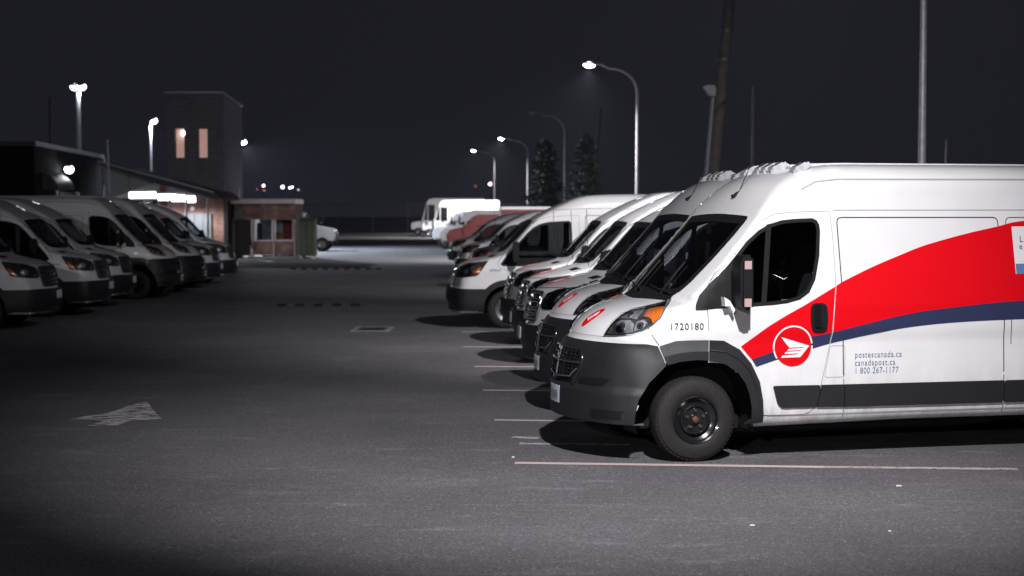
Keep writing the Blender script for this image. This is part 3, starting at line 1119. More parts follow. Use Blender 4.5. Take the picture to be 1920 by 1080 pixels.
    for w in (0.33, 0.42, 0.55, 0.70, 0.85, 0.93, 1.015):
        ue = 0.95 - math.sqrt(max(0.0, 0.512 ** 2 - (w - 0.39) ** 2)) if w < 0.84 else 0.685 - (w - 0.85) * 0.42
        rows.append((azu(sk, ue, w), w))
    poly = [(-a, w) for a, w in rows] + [(-0.9, 1.030), (-0.5, 1.030), (0.0, 1.035), (0.5, 1.030), (0.9, 1.030)] + [(a, w) for a, w in rows[::-1]] + [(0.9, 0.335), (0.4, 0.340), (0, 0.345), (-0.4, 0.340), (-0.9, 0.335)]

    def bump(P):
        w = P[:, 2]
        u = P[:, 0]
        ledge = 0.028 * sstep(-w, -0.645, -0.610) * sstep(-u, -0.56, -0.40)
        lip = 0.018 * sstep(w, 0.97, 1.02) * sstep(-u, -0.6, -0.3)
        low = 0.0
        fl = 0.03 * sstep(u, 0.30, 0.52) * sstep(-w, -0.95, -0.6)
        return ledge * 0.9 + low + fl
    B = patch('bumper', sk, sk.wrap_p, poly, 0.016, PLASTIC, t, grid=0.03, dens=0.03, thick=0.02, offn=bump)
    for sg in (-1, 1):
        patch('fog_recess', sk, sk.wrap_p, rounded([(0.34, 0.655), (0.34, 0.72), (0.66, 0.725), (0.60, 0.655)], 0.02, 2), 0.019, BLACK, B, grid=0.06, thick=0.004, sg=sg)
        patch('lower_intake', sk, sk.wrap_p, rounded([(0.50, 0.375), (0.50, 0.455), (0.80, 0.455), (0.83, 0.375)], 0.02, 2), 0.044, BLACK, B, grid=0.06, thick=0.006, sg=sg)
        skin_tube('grille_surround', sk, sk.front_p, [(sg * 0.35, 0.965), (sg * 0.425, 0.88), (sg * 0.425, 0.80), (sg * 0.37, 0.70), (sg * 0.345, 0.655)], 0.020, 0.018, BLACKG, B, seg=10)
    G = patch('grille', sk, sk.front_p, [(-0.35, 0.955), (-0.40, 0.88), (-0.405, 0.80), (-0.34, 0.68), (-0.33, 0.66), (0.33, 0.66), (0.34, 0.68), (0.405, 0.80), (0.40, 0.88), (0.35, 0.955)], 0.022, BLACKG, B, grid=0.08, thick=0.01)
    skin_tube('grille_frame', sk, sk.front_p, [(-0.35, 0.955), (0, 0.965), (0.35, 0.955)], 0.008, 0.03, CHROMED, G)
    skin_tube('grille_frame', sk, sk.front_p, [(-0.40, 0.79), (-0.30, 0.715), (0, 0.70), (0.30, 0.715), (0.40, 0.79)], 0.010, 0.032, CHROME, G)
    for w in (0.925, 0.895, 0.865, 0.80, 0.77, 0.74):
        skin_tube('grille_slat', sk, sk.front_p, [(-0.37, w), (0.37, w)], 0.005, 0.028, BLACK, G)
    for v in np.linspace(-0.32, 0.32, 9):
        if abs(v) > 0.02:
            skin_tube('grille_slat', sk, sk.front_p, [(v, 0.72), (v, 0.945)], 0.004, 0.027, BLACK, G)
    skin_tube('grille_bar', sk, sk.front_p, [(-0.39, 0.842), (0.39, 0.842)], 0.012, 0.034, CHROMED, G)
    skin_tube('grille_bar', sk, sk.front_p, [(0, 0.71), (0, 0.955)], 0.011, 0.034, CHROMED, G)
    bm = bmesh.new()
    c = sk.front_p([(0, 0.87)], 0.045)[0]
    for pts, r in (([(0, 0.045, 0.05), (0, 0.02, 0.065), (0, 0.006, 0.03), (0, 0, -0.06)], 0.012), ([(0, -0.045, 0.05), (0, -0.02, 0.065), (0, -0.006, 0.03), (0, 0, -0.06)], 0.012)):
        b_tube(bm, [Vector(c) + Vector(p) for p in pts], r, 6)
    obj('grille_emblem', bm, CHROME, G, 60)
    N = patch('licence_plate', sk, sk.front_p, [(-0.135, 0.455), (-0.135, 0.61), (0.165, 0.61), (0.165, 0.455)], 0.044, PLATE, B, grid=0.1, thick=0.012)
    for k in range(7):
        v = -0.09 + 0.03 * k
        patch('plate_character', sk, sk.front_p, [(v, 0.495), (v, 0.565), (v + 0.016, 0.565), (v + 0.016, 0.495)], 0.0465, STEELBLUE, N, grid=0.1, thick=0.001)
    # roof: ribs, marker lamps, antenna
    for v in (-0.52, -0.26, 0.0, 0.26, 0.52):
        pass
    for v in (-0.46, -0.16, 0.16, 0.46):
        P = sk.top_p(np.array([(u, v) for u in np.linspace(2.15, 5.7, 24)]), 0.0)
        bm = bmesh.new()
        b_tube(bm, P, 0.014, 6)
        obj('roof_rib', bm, PAINT_W, t, 60)
    for v in (-0.60, -0.17, 0.0, 0.17, 0.60):
        uu = 2.03 + 0.12 * v * v
        c = sk.top_p([(uu, v)], 0.0)[0]
        bm = bmesh.new()
        b_prism(bm, [(-0.115, -0.06), (-0.11, 0.0), (-0.085, 0.045), (0.05, 0.058), (0.085, 0.035), (0.10, -0.01)], 1, -0.075, 0.075, 0.018)
        L = obj('marker_lamp', bm, CLEARL, t, 50)
        L.location = c
        L.rotation_euler = (0, R(-22), 0)
        bm = bmesh.new()
        b_box(bm, -0.095, 0.085, -0.068, 0.068, -0.06, -0.045)
        obj('lamp_base', bm, BLACK, L)
    c = Vector(sk.front_p([(-0.10, 2.30)], 0.0)[0])
    bm = bmesh.new()
    b_tube(bm, [c, c + Vector((0.02, 0, 0.02)), c + Vector((0.05, 0, 0.06))], [0.035, 0.028, 0.008], 8)
    b_tube(bm, [c + Vector((0.05, 0, 0.05)), c + Vector((0.22, 0, 0.42))], 0.004, 5)
    obj('antenna', bm, BLACK, t, 50)
    interior(t)
    bm = bmesh.new()
    b_box(bm, 1.45, 5.6, -0.6, 0.6, 0.24, 0.36)
    obj('chassis', bm, BLACK, t)
    # rear door seam and lamps
    for sg in (-1, 1):
        bm = bmesh.new()
        b_box(bm, 5.95, 6.0, sg * 0.80 - 0.07, sg * 0.80 + 0.07, 1.05, 1.5, 0.01)
        obj('tail_light', bm, mat('red_lens', (0.5, 0.01, 0.01), 0.2, coat=1.0), t)
    return t


def livery(t, texts=True):
    """red and blue sweep, round post emblem and lettering on the near side"""
    sk, sp = PM, PM.side_p
    top = [(1.345, 1.003), (1.45, 1.075), (1.587, 1.17), (1.76, 1.268), (1.95, 1.366), (2.236, 1.522), (2.312, 1.564), (2.596, 1.688), (2.852, 1.785), (3.11, 1.875), (3.501, 1.973), (3.828, 2.04), (4.056, 2.087), (4.5, 2.11), (5.2, 2.10), (5.85, 2.06)]
    bot = [(1.445, 0.889), (1.654, 0.955), (1.80, 1.015), (1.988, 1.075), (2.184, 1.109), (2.484, 1.175), (2.863, 1.255), (3.247, 1.307), (4.067, 1.373), (5.0, 1.38), (5.85, 1.34)]
    bb = [(1.49, 0.823), (1.659, 0.875), (1.85, 0.93), (2.029, 0.976), (2.185, 1.015), (2.423, 1.063), (2.638, 1.102), (2.942, 1.149), (3.406, 1.185), (4.07, 1.204), (5.0, 1.21), (5.85, 1.18)]

    def smooth_open(P):
        P = np.array(P, float)
        Q = np.vstack([2 * P[0] - P[1], P, 2 * P[-1] - P[-2]])
        out = []
        for i in range(1, len(Q) - 2):
            for k in range(6):
                t_ = k / 6
                out.append(0.5 * ((2 * Q[i]) + (-Q[i - 1] + Q[i + 1]) * t_ + (2 * Q[i - 1] - 5 * Q[i] + 4 * Q[i + 1] - Q[i + 2]) * t_ ** 2 + (-Q[i - 1] + 3 * Q[i] - 3 * Q[i + 1] + Q[i + 2]) * t_ ** 3))
        out.append(P[-1])
        return [tuple(q) for q in out]
    top, bot, bb = smooth_open(top), smooth_open(bot), smooth_open(bb)

    def split(P, u0, u1):
        P = np.array(P)
        us = sorted([u0, u1] + [p[0] for p in P if u0 < p[0] < u1])
        return [(u, float(np.interp(u, P[:, 0], P[:, 1]))) for u in us]
    handle = rounded([(1.975, 1.39), (2.145, 1.39), (2.162, 1.25), (2.148, 1.104), (1.985, 1.104), (1.968, 1.25)], 0.05)
    # the door carries its own piece of the sweep; the seam stays open between the pieces
    dr = [(u, w) for u, w in split(top, 1.345, 2.226)]
    db = [(1.445, 0.889)] + [(u, w) for u, w in split(bot, 1.445, 2.190) if u > 1.446]
    patch('livery_sweep', sk, sp, dr + db[::-1], 0.0085, RED, t, grid=0.035, thick=0.002)
    patch('livery_sweep', sk, sp, split(top, 2.238, 5.85) + split(bot, 2.203, 5.85)[::-1], 0.0050, RED, t, grid=0.045, thick=0.002)
    patch('livery_band', sk, sp, split(bot, 1.447, 2.190) + split(bb, 1.49, 2.174)[::-1], 0.0085, BLUE, t, grid=0.035, thick=0.002)
    patch('livery_band', sk, sp, split(bot, 2.203, 5.85) + split(bb, 2.186, 5.85)[::-1], 0.0050, BLUE, t, grid=0.045, thick=0.002)
    c = (1.828, 0.994)
    D = patch('emblem', sk, sp, arc(c[0], c[1], 0.172, 0, 2 * math.pi - 0.12, 48), 0.0115, RED, t, grid=0.035, thick=0.002)
    patch('emblem_ring', sk, sp, arc(c[0], c[1], 0.186, math.radians(8), math.radians(188), 40) + arc(c[0], c[1], 0.1725, math.radians(188), math.radians(8), 40), 0.0115, VINYL_W, D, grid=0.2, dens=0.03, thick=0.002)
    patch('emblem_ring', sk, sp, arc(c[0], c[1], 0.186, math.radians(-20), math.radians(2), 10) + arc(c[0], c[1], 0.1725, math.radians(2), math.radians(-20), 10), 0.0115, VINYL_W, D, grid=0.2, dens=0.03, thick=0.002)
    patch('emblem_ring', sk, sp, arc(c[0], c[1], 0.186, math.radians(190), math.radians(214), 10) + arc(c[0], c[1], 0.1725, math.radians(214), math.radians(190), 10), 0.0115, VINYL_W, D, grid=0.2, dens=0.03, thick=0.002)
    # winged arrow: pixel of the photograph's enlargement -> metres
    q = lambda x, y: (c[0] + (x - 722) / 8.31 / 207.0, c[1] - (y - 497) / 8.31 / 212.0)
    wing = [q(522, 345), (q(984, 488)), q(838, 662), q(530, 666), q(552, 632), q(790, 618), q(815, 603), q(582, 608), q(606, 578), q(838, 566), q(862, 552), q(630, 562), q(648, 532), q(885, 520), q(908, 508), q(662, 514)]
    patch('emblem_wing', sk, sp, wing, 0.0155, VINYL_W, D, grid=0.035, dens=0.03, thick=0.002)
    if texts:
        for k, s_ in enumerate(('postescanada.ca', 'canadapost.ca', '1 800 267-1177')):
            text_on('web_lettering', s_, sk, sp, (2.418, 0.884 - 0.0705 * k), 0.078, STEELBLUE, t, widen=(0.80, 0.80, 0.76)[k])
        text_on('fleet_number', '1720180', sk, sp, (0.705, 1.157), 0.082, MATTEB, t, widen=0.95, off=0.007)
        st = patch('notice', sk, sp, [(3.975, 2.04), (4.6, 2.045), (4.6, 1.618), (3.995, 1.612)], 0.006, VINYL_W, t, grid=0.12, thick=0.002)
        patch('notice_band', sk, sp, [(3.996, 1.704), (4.6, 1.708), (4.6, 1.618), (4.0, 1.612)], 0.0085, STICK_B, st, grid=0.2, thick=0.001)
        text_on('notice_lettering', 'L', sk, sp, (4.045, 1.90), 0.08, PLASTIC_F, st, off=0.009)
        text_on('notice_lettering', 'e', sk, sp, (4.038, 1.835), 0.08, PLASTIC_F, st, off=0.009)


def place(t, nose, deg):
    t.location = (nose[0], nose[1], 0)
    t.rotation_euler = (0, 0, R(deg))
    return t


G_R = 'post vans parked in the right hand row'
van1 = make_promaster('nearest white post van, brightly lit, with round red emblem and red and blue sweep', G_R)
livery(van1)
place(van1, (0.444, 14.997), 13.5)

van2 = copy_tree(van1)
tag(van2, 'white post van directly behind the nearest one, dark grille and amber headlamp showing')
place(van2, (0.32, 18.1), 10)

# ================================================================== second van type
TR_PROF = [(0.16, 0.30), (0.03, 0.33), (-0.015, 0.45), (-0.015, 0.68), (0.02, 0.80), (0.045, 0.95), (0.095, 1.10), (0.17, 1.19), (0.33, 1.265), (0.60, 1.335), (0.80, 1.385), (0.90, 1.425), (1.03, 1.535), (1.26, 1.775), (1.48, 2.01), (1.60, 2.11), (1.92, 2.275), (2.2, 2.40), (2.5, 2.50), (2.9, 2.535), (3.6, 2.545), (5.70, 2.53), (5.92, 2.46), (5.97, 2.3), (5.98, 1.4), (5.98, 0.55), (5.93, 0.36), (5.6, 0.33), (3.0, 0.33)]
TR = Skin(TR_PROF, 5.98,
          side=([0.3, 0.45, 0.8, 1.05, 1.14, 1.35, 1.6, 2.0, 2.2, 2.6], [0.975, 1.01, 1.03, 1.035, 1.03, 1.005, 0.975, 0.93, 0.90, 0.83]),
          bow=([0.3, 1.0, 1.3, 1.5, 2.2, 2.6], [0.24, 0.24, 0.18, 0.12, 0.12, 0.22]),
          kk=([0.3, 0.9, 1.15, 1.4, 1.6, 2.1, 2.35, 2.6], [0.12, 0.14, 0.18, 0.10, 0.05, 0.06, 0.20, 0.28]),
          taper=(1.4, 0.09), crown=0.035)
TRW = [(1.00, 1.178), (0.955, 1.215), (1.05, 1.345), (1.20, 1.515), (1.46, 1.80), (1.58, 1.905), (1.68, 1.96), (1.78, 1.99), (1.88, 2.01), (2.10, 2.022), (2.25, 2.03), (2.29, 2.00), (2.30, 1.76), (2.30, 1.30), (2.29, 1.20), (2.25, 1.178), (1.6, 1.175)]
TRDOOR = [(1.58, 0.42), (2.38, 0.42), (2.44, 0.50), (2.44, 1.20), (2.44, 2.13), (2.36, 2.13), (1.88, 2.105), (1.68, 2.055), (1.55, 1.975), (1.42, 1.855), (1.155, 1.555), (0.995, 1.37), (0.905, 1.24), (0.93, 1.16), (1.08, 1.10), (1.12, 0.93), (1.30, 0.88), (1.45, 0.78), (1.55, 0.62)]
TRWS = [(0.0, 1.435), (0.4, 1.44), (0.64, 1.455), (0.74, 1.50), (0.775, 1.70), (0.77, 1.92), (0.75, 2.01), (0.70, 2.035), (0.4, 2.05), (0.0, 2.055)]
TRWS = TRWS + [(-a, b) for a, b in TRWS[::-1][1:-1]]
STEELRIM = mat('silver_steel_rim', (0.30, 0.30, 0.32), 0.35, metal=0.8)


def make_transit(label, group, paint=PAINT_W, chrome=True, badge=True, number=None, loc_badge=RED):
    t = root('panel_van', label, 'van', group=group)
    sk = TR
    AR = [(1.07, 0.385), (4.82, 0.385)]
    cut = lambda V: shape_cut(V, [('side', inset(TRW, 0.045)), ('ws', inset(TRWS, 0.075))], [(a, b, 0.44) for a, b in AR], sk)
    shell(sk, 'body', paint, t, cut)
    for sg in (-1, 1):
        sp, wp = sk.side_p, sk.wrap_p
        d = patch('door', sk, sp, TRDOOR, 0.005, paint, t, holes=[inset(TRW, 0.003)], grid=0.08, thick=0.012, sg=sg)
        ribbon('door_seam', sk, sp, TRDOOR[:-2], 0.009, 0.0035, SEAM, d, sg=sg)
        inner = inset(rounded(TRW, 0.03, 2), 0.034)
        patch('window_seal', sk, sp, TRW, 0.008, BLACK, d, holes=[inner], grid=0.1, dens=0.05, thick=0.014, sg=sg)
        patch('side_window', sk, sp, inner, 0.001, GLASSD, d, grid=0.12, dens=0.06, thick=0.0, sg=sg)
        patch('door_handle', sk, sp, rounded([(2.20, 1.10), (2.39, 1.10), (2.39, 1.03), (2.20, 1.03)], 0.02), 0.03, BLACK, d, grid=0.08, thick=0.02, sg=sg)
        ribbon('gutter_seam', sk, sp, [(1.95, 2.235), (2.6, 2.26), (5.8, 2.26)], 0.012, 0.0015, SEAML, t, sg=sg)
        ribbon('panel_outline', sk, sp, rounded([(2.56, 0.7), (2.56, 2.13), (3.9, 2.13), (3.9, 0.7)], 0.05)[3:-3], 0.010, 0.0015, SEAM, t, sg=sg)
        ribbon('panel_outline', sk, sp, rounded([(4.02, 1.0), (4.02, 2.13), (5.8, 2.13), (5.8, 1.0)], 0.05)[3:-3], 0.010, 0.0015, SEAM, t, sg=sg)
        ribbon('panel_seam', sk, sp, [(3.96, 0.36), (3.96, 2.25)], 0.009, 0.0015, SEAM, t, sg=sg)
        patch('rubbing_strip', sk, sp, rounded([(2.5, 0.66), (4.2, 0.66), (4.2, 0.50), (2.5, 0.50)], 0.02, 2), 0.02, PLASTIC, t, grid=0.1, thick=0.02, sg=sg)
        patch('rubbing_strip', sk, sp, rounded([(1.66, 0.66), (2.40, 0.66), (2.40, 0.50), (1.64, 0.50)], 0.02, 2), 0.02, PLASTIC, d, grid=0.1, thick=0.02, sg=sg)
        for (u, w) in AR:
            rr = arc(u, w, 0.535, -0.15, math.pi + 0.15, 26) + arc(u, w, 0.425, math.pi + 0.15, -0.15, 26)
            patch('wheel_arch', sk, sp, rr, 0.014, PLASTIC, t, grid=0.08, thick=0.025, sg=sg)
            arch_liner(t, u, w, 0.47, sg)
            wheel(t, u, 0.36, sg, 0.36, 0.20, DARKM, face=0.985, rim_m=STEELRIM)
        mirror_part(t, 1.18, 1.30, 1.24, 1.66, sg)
        a3, a7, a6, a5 = azu(sk, .30, 1.19), azu(sk, .74, 1.28), azu(sk, .60, 1.05), azu(sk, .53, .995)
        hl = [(0.475, 0.985), (0.47, 1.08), (0.50, 1.155), (0.58, 1.185), (a3, 1.215), (a7, 1.285), (a6 + .02, 1.13), (a6 - 0.02, 1.05), (a5, 0.995), ((a5 + 0.5) / 2, 0.965), (0.52, 0.955)]
        Hh = patch('headlight', sk, wp, rounded(hl, 0.03, 2), 0.006, LAMPDK, t, grid=0.05, thick=0.008, sg=sg)
        patch('lamp_reflector', sk, wp, rounded([(0.51, 1.09), (0.53, 1.125), (0.62, 1.13), (0.64, 1.09)], 0.01, 2), 0.011, CHROME, Hh, grid=0.04, thick=0.005, sg=sg)
        patch('lamp_reflector', sk, wp, arc(0.76, 1.08, 0.055, 0, 6.0, 14), 0.011, LAMPIN, Hh, grid=0.03, thick=0.006, sg=sg)
        patch('lamp_bulb', sk, wp, arc(0.56, 1.01, 0.028, 0, 6.0, 10), 0.011, LAMPIN, Hh, grid=0.03, thick=0.006, sg=sg)
        patch('turn_signal', sk, wp, [(a6 - 0.135, 0.99), (a6 - 0.11, 1.05), (a6 - 0.04, 1.145), (a6 + 0.0, 1.16), (a6 - 0.025, 1.08), (a6 - 0.07, 1.0), (a6 - 0.09, 0.99)], 0.012, AMBER, Hh, grid=0.04, thick=0.006, sg=sg)
        patch('lamp_lens', sk, wp, inset(rounded(hl, 0.03, 2), 0.004), 0.022, LENSGL, Hh, grid=0.06, thick=0.014, sg=sg)
        bm = bmesh.new()
        Q = sk.top_p(np.array([(0.72, sg * 0.50), (0.76, sg * 0.72), (0.88, sg * 0.74), (0.84, sg * 0.50)]), 0.004)
        bm.faces.new([bm.verts.new(q) for q in Q])
        obj('cowl_vent', bm, BLACK, t)
    patch('windscreen', sk, sk.front_p, inset(TRWS, 0.03), 0.002, GLASS, t, grid=0.1, thick=0.0)
    patch('windscreen_seal', sk, sk.front_p, TRWS, 0.005, BLACK, t, holes=[inset(TRWS, 0.072)], grid=0.1, dens=0.05, thick=0.008)
    for v0 in (-0.5, 0.2):
        wiper(t, sk, [(v0 - 0.1, 1.50), (v0 + 0.2, 1.52), (v0 + 0.5, 1.56)])
    ribbon('bonnet_seam', sk, wp, [(a, 1.205 + 0.04 * abs(a)) for a in np.linspace(-0.75, 0.75, 14)], 0.008, 0.0015, SEAM, t)
    rows = []
    for w in (0.33, 0.45, 0.60, 0.745):
        rows.append((azu(sk, 1.07 - math.sqrt(0.52 ** 2 - (w - 0.385) ** 2), w), w))
    poly = [(-a, w) for a, w in rows] + [(-0.5, 0.757), (0.0, 0.757), (0.5, 0.757)] + [(a, w) for a, w in rows[::-1]] + [(0.6, 0.33), (0, 0.33), (-0.6, 0.33)]
    B = patch('bumper', sk, wp, poly, 0.02, PLASTIC, t, grid=0.07, thick=0.05, offn=lambda P: 0.05 * sstep(-np.abs(P[:, 1]), -0.75, -0.45) * sstep(P[:, 2], 0.45, 0.55))
    fr = CHROME if chrome else DARKM
    G = patch('grille', sk, sk.front_p, rounded([(-0.50, 1.17), (-0.55, 1.05), (-0.50, 0.80), (0.50, 0.80), (0.55, 1.05), (0.50, 1.17)], 0.06, 3), 0.012, BLACKG, t, grid=0.1, thick=0.01)
    for w0, w1 in ((1.08, 1.15), (0.975, 1.045), (0.90, 0.945), (0.83, 0.87)):
        skin_tube('grille_bar', sk, sk.front_p, rounded([(-0.47, w1), (-0.50, w0), (0.50, w0), (0.47, w1)], 0.025, 3), 0.010, 0.028, fr, G, closed=True)
    skin_tube('grille_frame', sk, sk.front_p, rounded([(-0.50, 1.17), (-0.55, 1.05), (-0.50, 0.80), (0.50, 0.80), (0.55, 1.05), (0.50, 1.17)], 0.06, 3), 0.012, 0.02, fr, G, closed=True)
    patch('licence_plate', sk, sk.front_p, [(-0.16, 0.56), (-0.16, 0.71), (0.16, 0.71), (0.16, 0.56)], 0.085, PLATE, B, grid=0.2, thick=0.01)
    if badge:
        E_ = patch('badge', sk, sk.top_p, [(0.42 + 0.16 * math.cos(a), -0.02 + 0.13 * math.sin(a)) for a in np.linspace(0, 6.1, 24)], 0.004, RED, t, grid=0.08, thick=0.002)
        patch('badge_wing', sk, sk.top_p, [(0.52, -0.06), (0.40, 0.03), (0.33, 0.0), (0.36, -0.07)], 0.0065, VINYL_W, E_, grid=0.1, thick=0.001)
    if number:
        text_on('fleet_number', number, sk, sk.side_p, (0.74, 1.075), 0.07, BLACK, t, widen=0.85)
    c = Vector(sk.front_p([(0.45, 1.47)], 0.0)[0]) + Vector((-0.1, 0, 0))
    bm = bmesh.new()
    b_tube(bm, [c, c + Vector((-0.03, 0, 0.75))], 0.004, 5)
    obj('antenna', bm, BLACK, t)
    interior(t, part=2.55)
    bm = bmesh.new()
    b_box(bm, 1.45, 5.6, -0.6, 0.6, 0.24, 0.36)
    obj('chassis', bm, BLACK, t)
    for sg in (-1, 1):
        bm = bmesh.new()
        b_box(bm, 5.95, 5.99, sg * 0.86 - 0.06, sg * 0.86 + 0.06, 1.0, 1.5, 0.01)
        obj('tail_light', bm, MATS['red_lens'], t)
    return t


van3 = make_transit('third van of the right row, white with a chrome barred grille and red bonnet badge', G_R)
place(van3, (0.179, 21.37), 6.5)


def right_copy(src, nose, deg, label, sc=None):
    c = copy_tree(src)
    tag(c, label)
    place(c, nose, deg)
    if sc:
        c.scale = sc
    return c


right_copy(van3, (0.064, 24.61), 4, 'fourth van of the right row, between two others with chrome barred grilles')
right_copy(van3, (-0.126, 27.9), 3.5, 'fifth van of the right row, just before the one whose cab window faces the viewer')
van6 = make_transit('white van in the right row whose dark cab window is seen side on', G_R, number='1830547')
place(van6, (-1.20, 32.05), 1.5)
van7 = make_transit('dark grey van behind the white van whose cab side shows', G_R, paint=PAINT_G, badge=False)
place(van7, (-1.30, 49.0), 5)
van7.scale = (1, 1, 0.91)
right_copy(van3, (-1.85, 56.0), 5, 'white van parked just behind the dark grey one in the right row', (1, 1, 0.90))
right_copy(van3, (-2.65, 69.0), 5, 'farthest white van in the right row, beside the red truck', (1, 1, 0.87))

# left row, noses to the right
G_L = 'unlit vans parked in the left hand row'
lt = make_transit('unlit white van at the left edge, only its bonnet and headlamp in view', G_L, chrome=False, badge=False)
place(lt, (-8.75, 31.6), 180)


def left_copy(src, x, y, label, deg=180):
    c = copy_tree(src)
    tag(c, label, group=G_L)
    place(c, (x, y), deg)
    return c


lt2 = left_copy(lt, -8.72, 35.6, 'unlit white van with fleet number 1830541 on its wing, second from the left')
text_on('fleet_number', '1830541', TR, TR.side_p, (0.98, 1.075), 0.08, BLACK, lt2, widen=0.85, dirn=-1, sg=1)
left_copy(lt, -8.95, 38.8, 'third unlit van from the left, its front half hiding behind the numbered van')
lp = None


def strip_livery(o):
    for ch in list(o.children):
        strip_livery(ch)
    n = o.name.split('.')[0]
    if n in ('livery_sweep', 'livery_band', 'emblem', 'emblem_ring', 'emblem_wing', 'web_lettering', 'fleet_number', 'notice', 'notice_band', 'notice_lettering', 'marker_lamp', 'lamp_base'):
        bpy.data.objects.remove(o)


lp = left_copy(van1, -8.55, 42.6, 'unlit white van whose blank side and cab window are in full view')
strip_livery(lp)
left_copy(lp, -8.5, 45.6, 'unlit van with an amber headlamp just beyond the one seen side on')
left_copy(lt, -8.62, 48.6, 'unlit white van last but one in the left row')
left_copy(lt, -8.66, 51.6, 'last unlit white van of the left row, nearest the lit canopy')
# number plates on the noses are parts of the bumpers above


# ================================================================== trucks
def make_step_van(label, nose, deg, L=7.0, H=3.1, hood=0.9, stripe=True, wide=2.2, group=None, box_m=PAINT_W, hood_m=PAINT_W, cab_h=None, cab_l=1.3):
    """square bodied delivery truck: body, bonnet, windscreen, side openings, wheels"""
    t = root('step_van', label, 'truck', group=group)
    W = wide / 2
    z0 = 0.62
    bm = bmesh.new()
    cab = cab_h or H
    b_prism(bm, [(hood + 0.05, z0), (hood, 1.45), (hood + 0.55, cab - 0.35), (hood + 0.75, cab - 0.04), (hood + 0.95, cab), (L, cab), (L, z0)] if not cab_h else
            [(hood + 0.05, z0), (hood, 1.45), (hood + 0.55, cab - 0.25), (hood + 0.75, cab), (hood + cab_l + 0.7, cab), (hood + cab_l + 0.7, z0)], 1, -W + 0.05, W - 0.05, 0.06)
    obj('body', bm, hood_m if cab_h else box_m, t, 40)
    if cab_h:
        bm = bmesh.new()
        b_box(bm, hood + cab_l + 0.75, L, -W, W, 0.85, H, 0.05)
        bx = obj('cargo_box', bm, box_m, t, 40)
        bm = bmesh.new()
        b_box(bm, hood + cab_l + 0.72, L + 0.02, -W - 0.01, W + 0.01, H - 0.05, H + 0.10, 0.03)
        obj('box_roof', bm, PAINT_W, bx, 40)
    else:
        bm = bmesh.new()
        b_box(bm, hood + 1.0, L - 0.02, -W + 0.0, W - 0.0, H - 0.30, H + 0.06, 0.07)
        obj('roof', bm, PAINT_W, t, 40)
    bm = bmesh.new()
    b_prism(bm, [(0.05, 0.60), (0.0, 0.75), (0.02, 1.18), (0.15, 1.32), (hood + 0.1, 1.48), (hood + 0.1, 0.60)], 1, -W * 0.78, W * 0.78, 0.07)
    obj('bonnet', bm, hood_m, t, 40)
    bm = bmesh.new()
    b_box(bm, -0.015, 0.02, -0.42, 0.42, 0.80, 1.12, 0.01)
    g = obj('grille', bm, DARKM, t)
    for sg in (-1, 1):
        bm = bmesh.new()
        b_lathe(bm, [(0.001, -0.03), (0.085, -0.02), (0.1, 0.02)], 16, 0)
        hl = obj('headlight', bm, LAMPIN, t, 40)
        hl.location = (-0.005, sg * 0.60, 0.95)
        # windscreen pane with frame
        dz = (cab - 0.45) - 1.62
        nx = Vector((0.55, 0, cab - 0.35 - 1.45)).normalized()
        o = Vector((hood - 0.012, 0, 1.45))
        bm = bmesh.new()
        a, b = (0.05, W - 0.22)
        for s_, q in ((0.14, a), (0.14, b), (0.14 + dz, b), (0.14 + dz, a)):
            bm.verts.new(o + nx * s_ + Vector((-0.012, sg * q, 0)))
        bm.faces.new(bm.verts)
        obj('windscreen', bm, BLACKG, t)
        bm = bmesh.new()
        y = sg * (W - 0.045)
        x0 = hood + 0.42
        for x, z in ((hood + 0.22, 1.55), (hood + 0.52, cab - 0.6), (hood + 0.62, cab - 0.6), (hood + 0.62, 1.55)):
            bm.verts.new((x, y, z))
        bm.faces.new(bm.verts)
        obj('quarter_window', bm, BLACKG, t)
        bm = bmesh.new()
        for x, z in ((hood + 0.70, 1.50), (hood + 0.70, cab - 0.6), (hood + 1.35, cab - 0.6), (hood + 1.35, 1.50)):
            bm.verts.new((x, y, z))
        bm.faces.new(bm.verts)
        obj('side_window', bm, BLACKG, t)
        bm = bmesh.new()
        b_tube(bm, [(hood + 0.1, sg * (W - 0.05), 1.5), (hood - 0.15, sg * (W + 0.12), 1.7), (hood - 0.15, sg * (W + 0.12), 2.1)], 0.02, 6)
        b_box(bm, hood - 0.19, hood - 0.13, sg * (W + 0.12) - 0.09, sg * (W + 0.12) + 0.09, 1.65, 2.0, 0.01)
        obj('side_mirror', bm, BLACK, t, 50)
        for x in (0.75 if not cab_h else 0.85, L - 1.6):
            wheel(t, x, 0.40, sg, 0.40, 0.22, DARKM, face=W - 0.06, rim_m=STEELRIM)
        if stripe:
            bm = bmesh.new()
            y = sg * (W - 0.03 if not cab_h else W + 0.006)
            P = [(hood + 1.5, 1.55), (hood + 2.6, 2.2), (L - 0.3, 2.5), (L - 0.3, 1.9), (hood + 2.6, 1.65)]
            for x, z in P:
                bm.verts.new((x, y, z))
            bm.faces.new(bm.verts)
            obj('livery_stripe', bm, RED, t)
    bm = bmesh.new()
    b_box(bm, -0.10, 0.02, -W * 0.86, W * 0.86, 0.45, 0.62, 0.02)
    obj('bumper', bm, BLACK, t, 40)
    bm = bmesh.new()
    b_box(bm, 0.2, L - 0.2, -W * 0.7, W * 0.7, 0.38, 0.60)
    obj('chassis', bm, BLACK, t)
    return place(t, nose, deg)


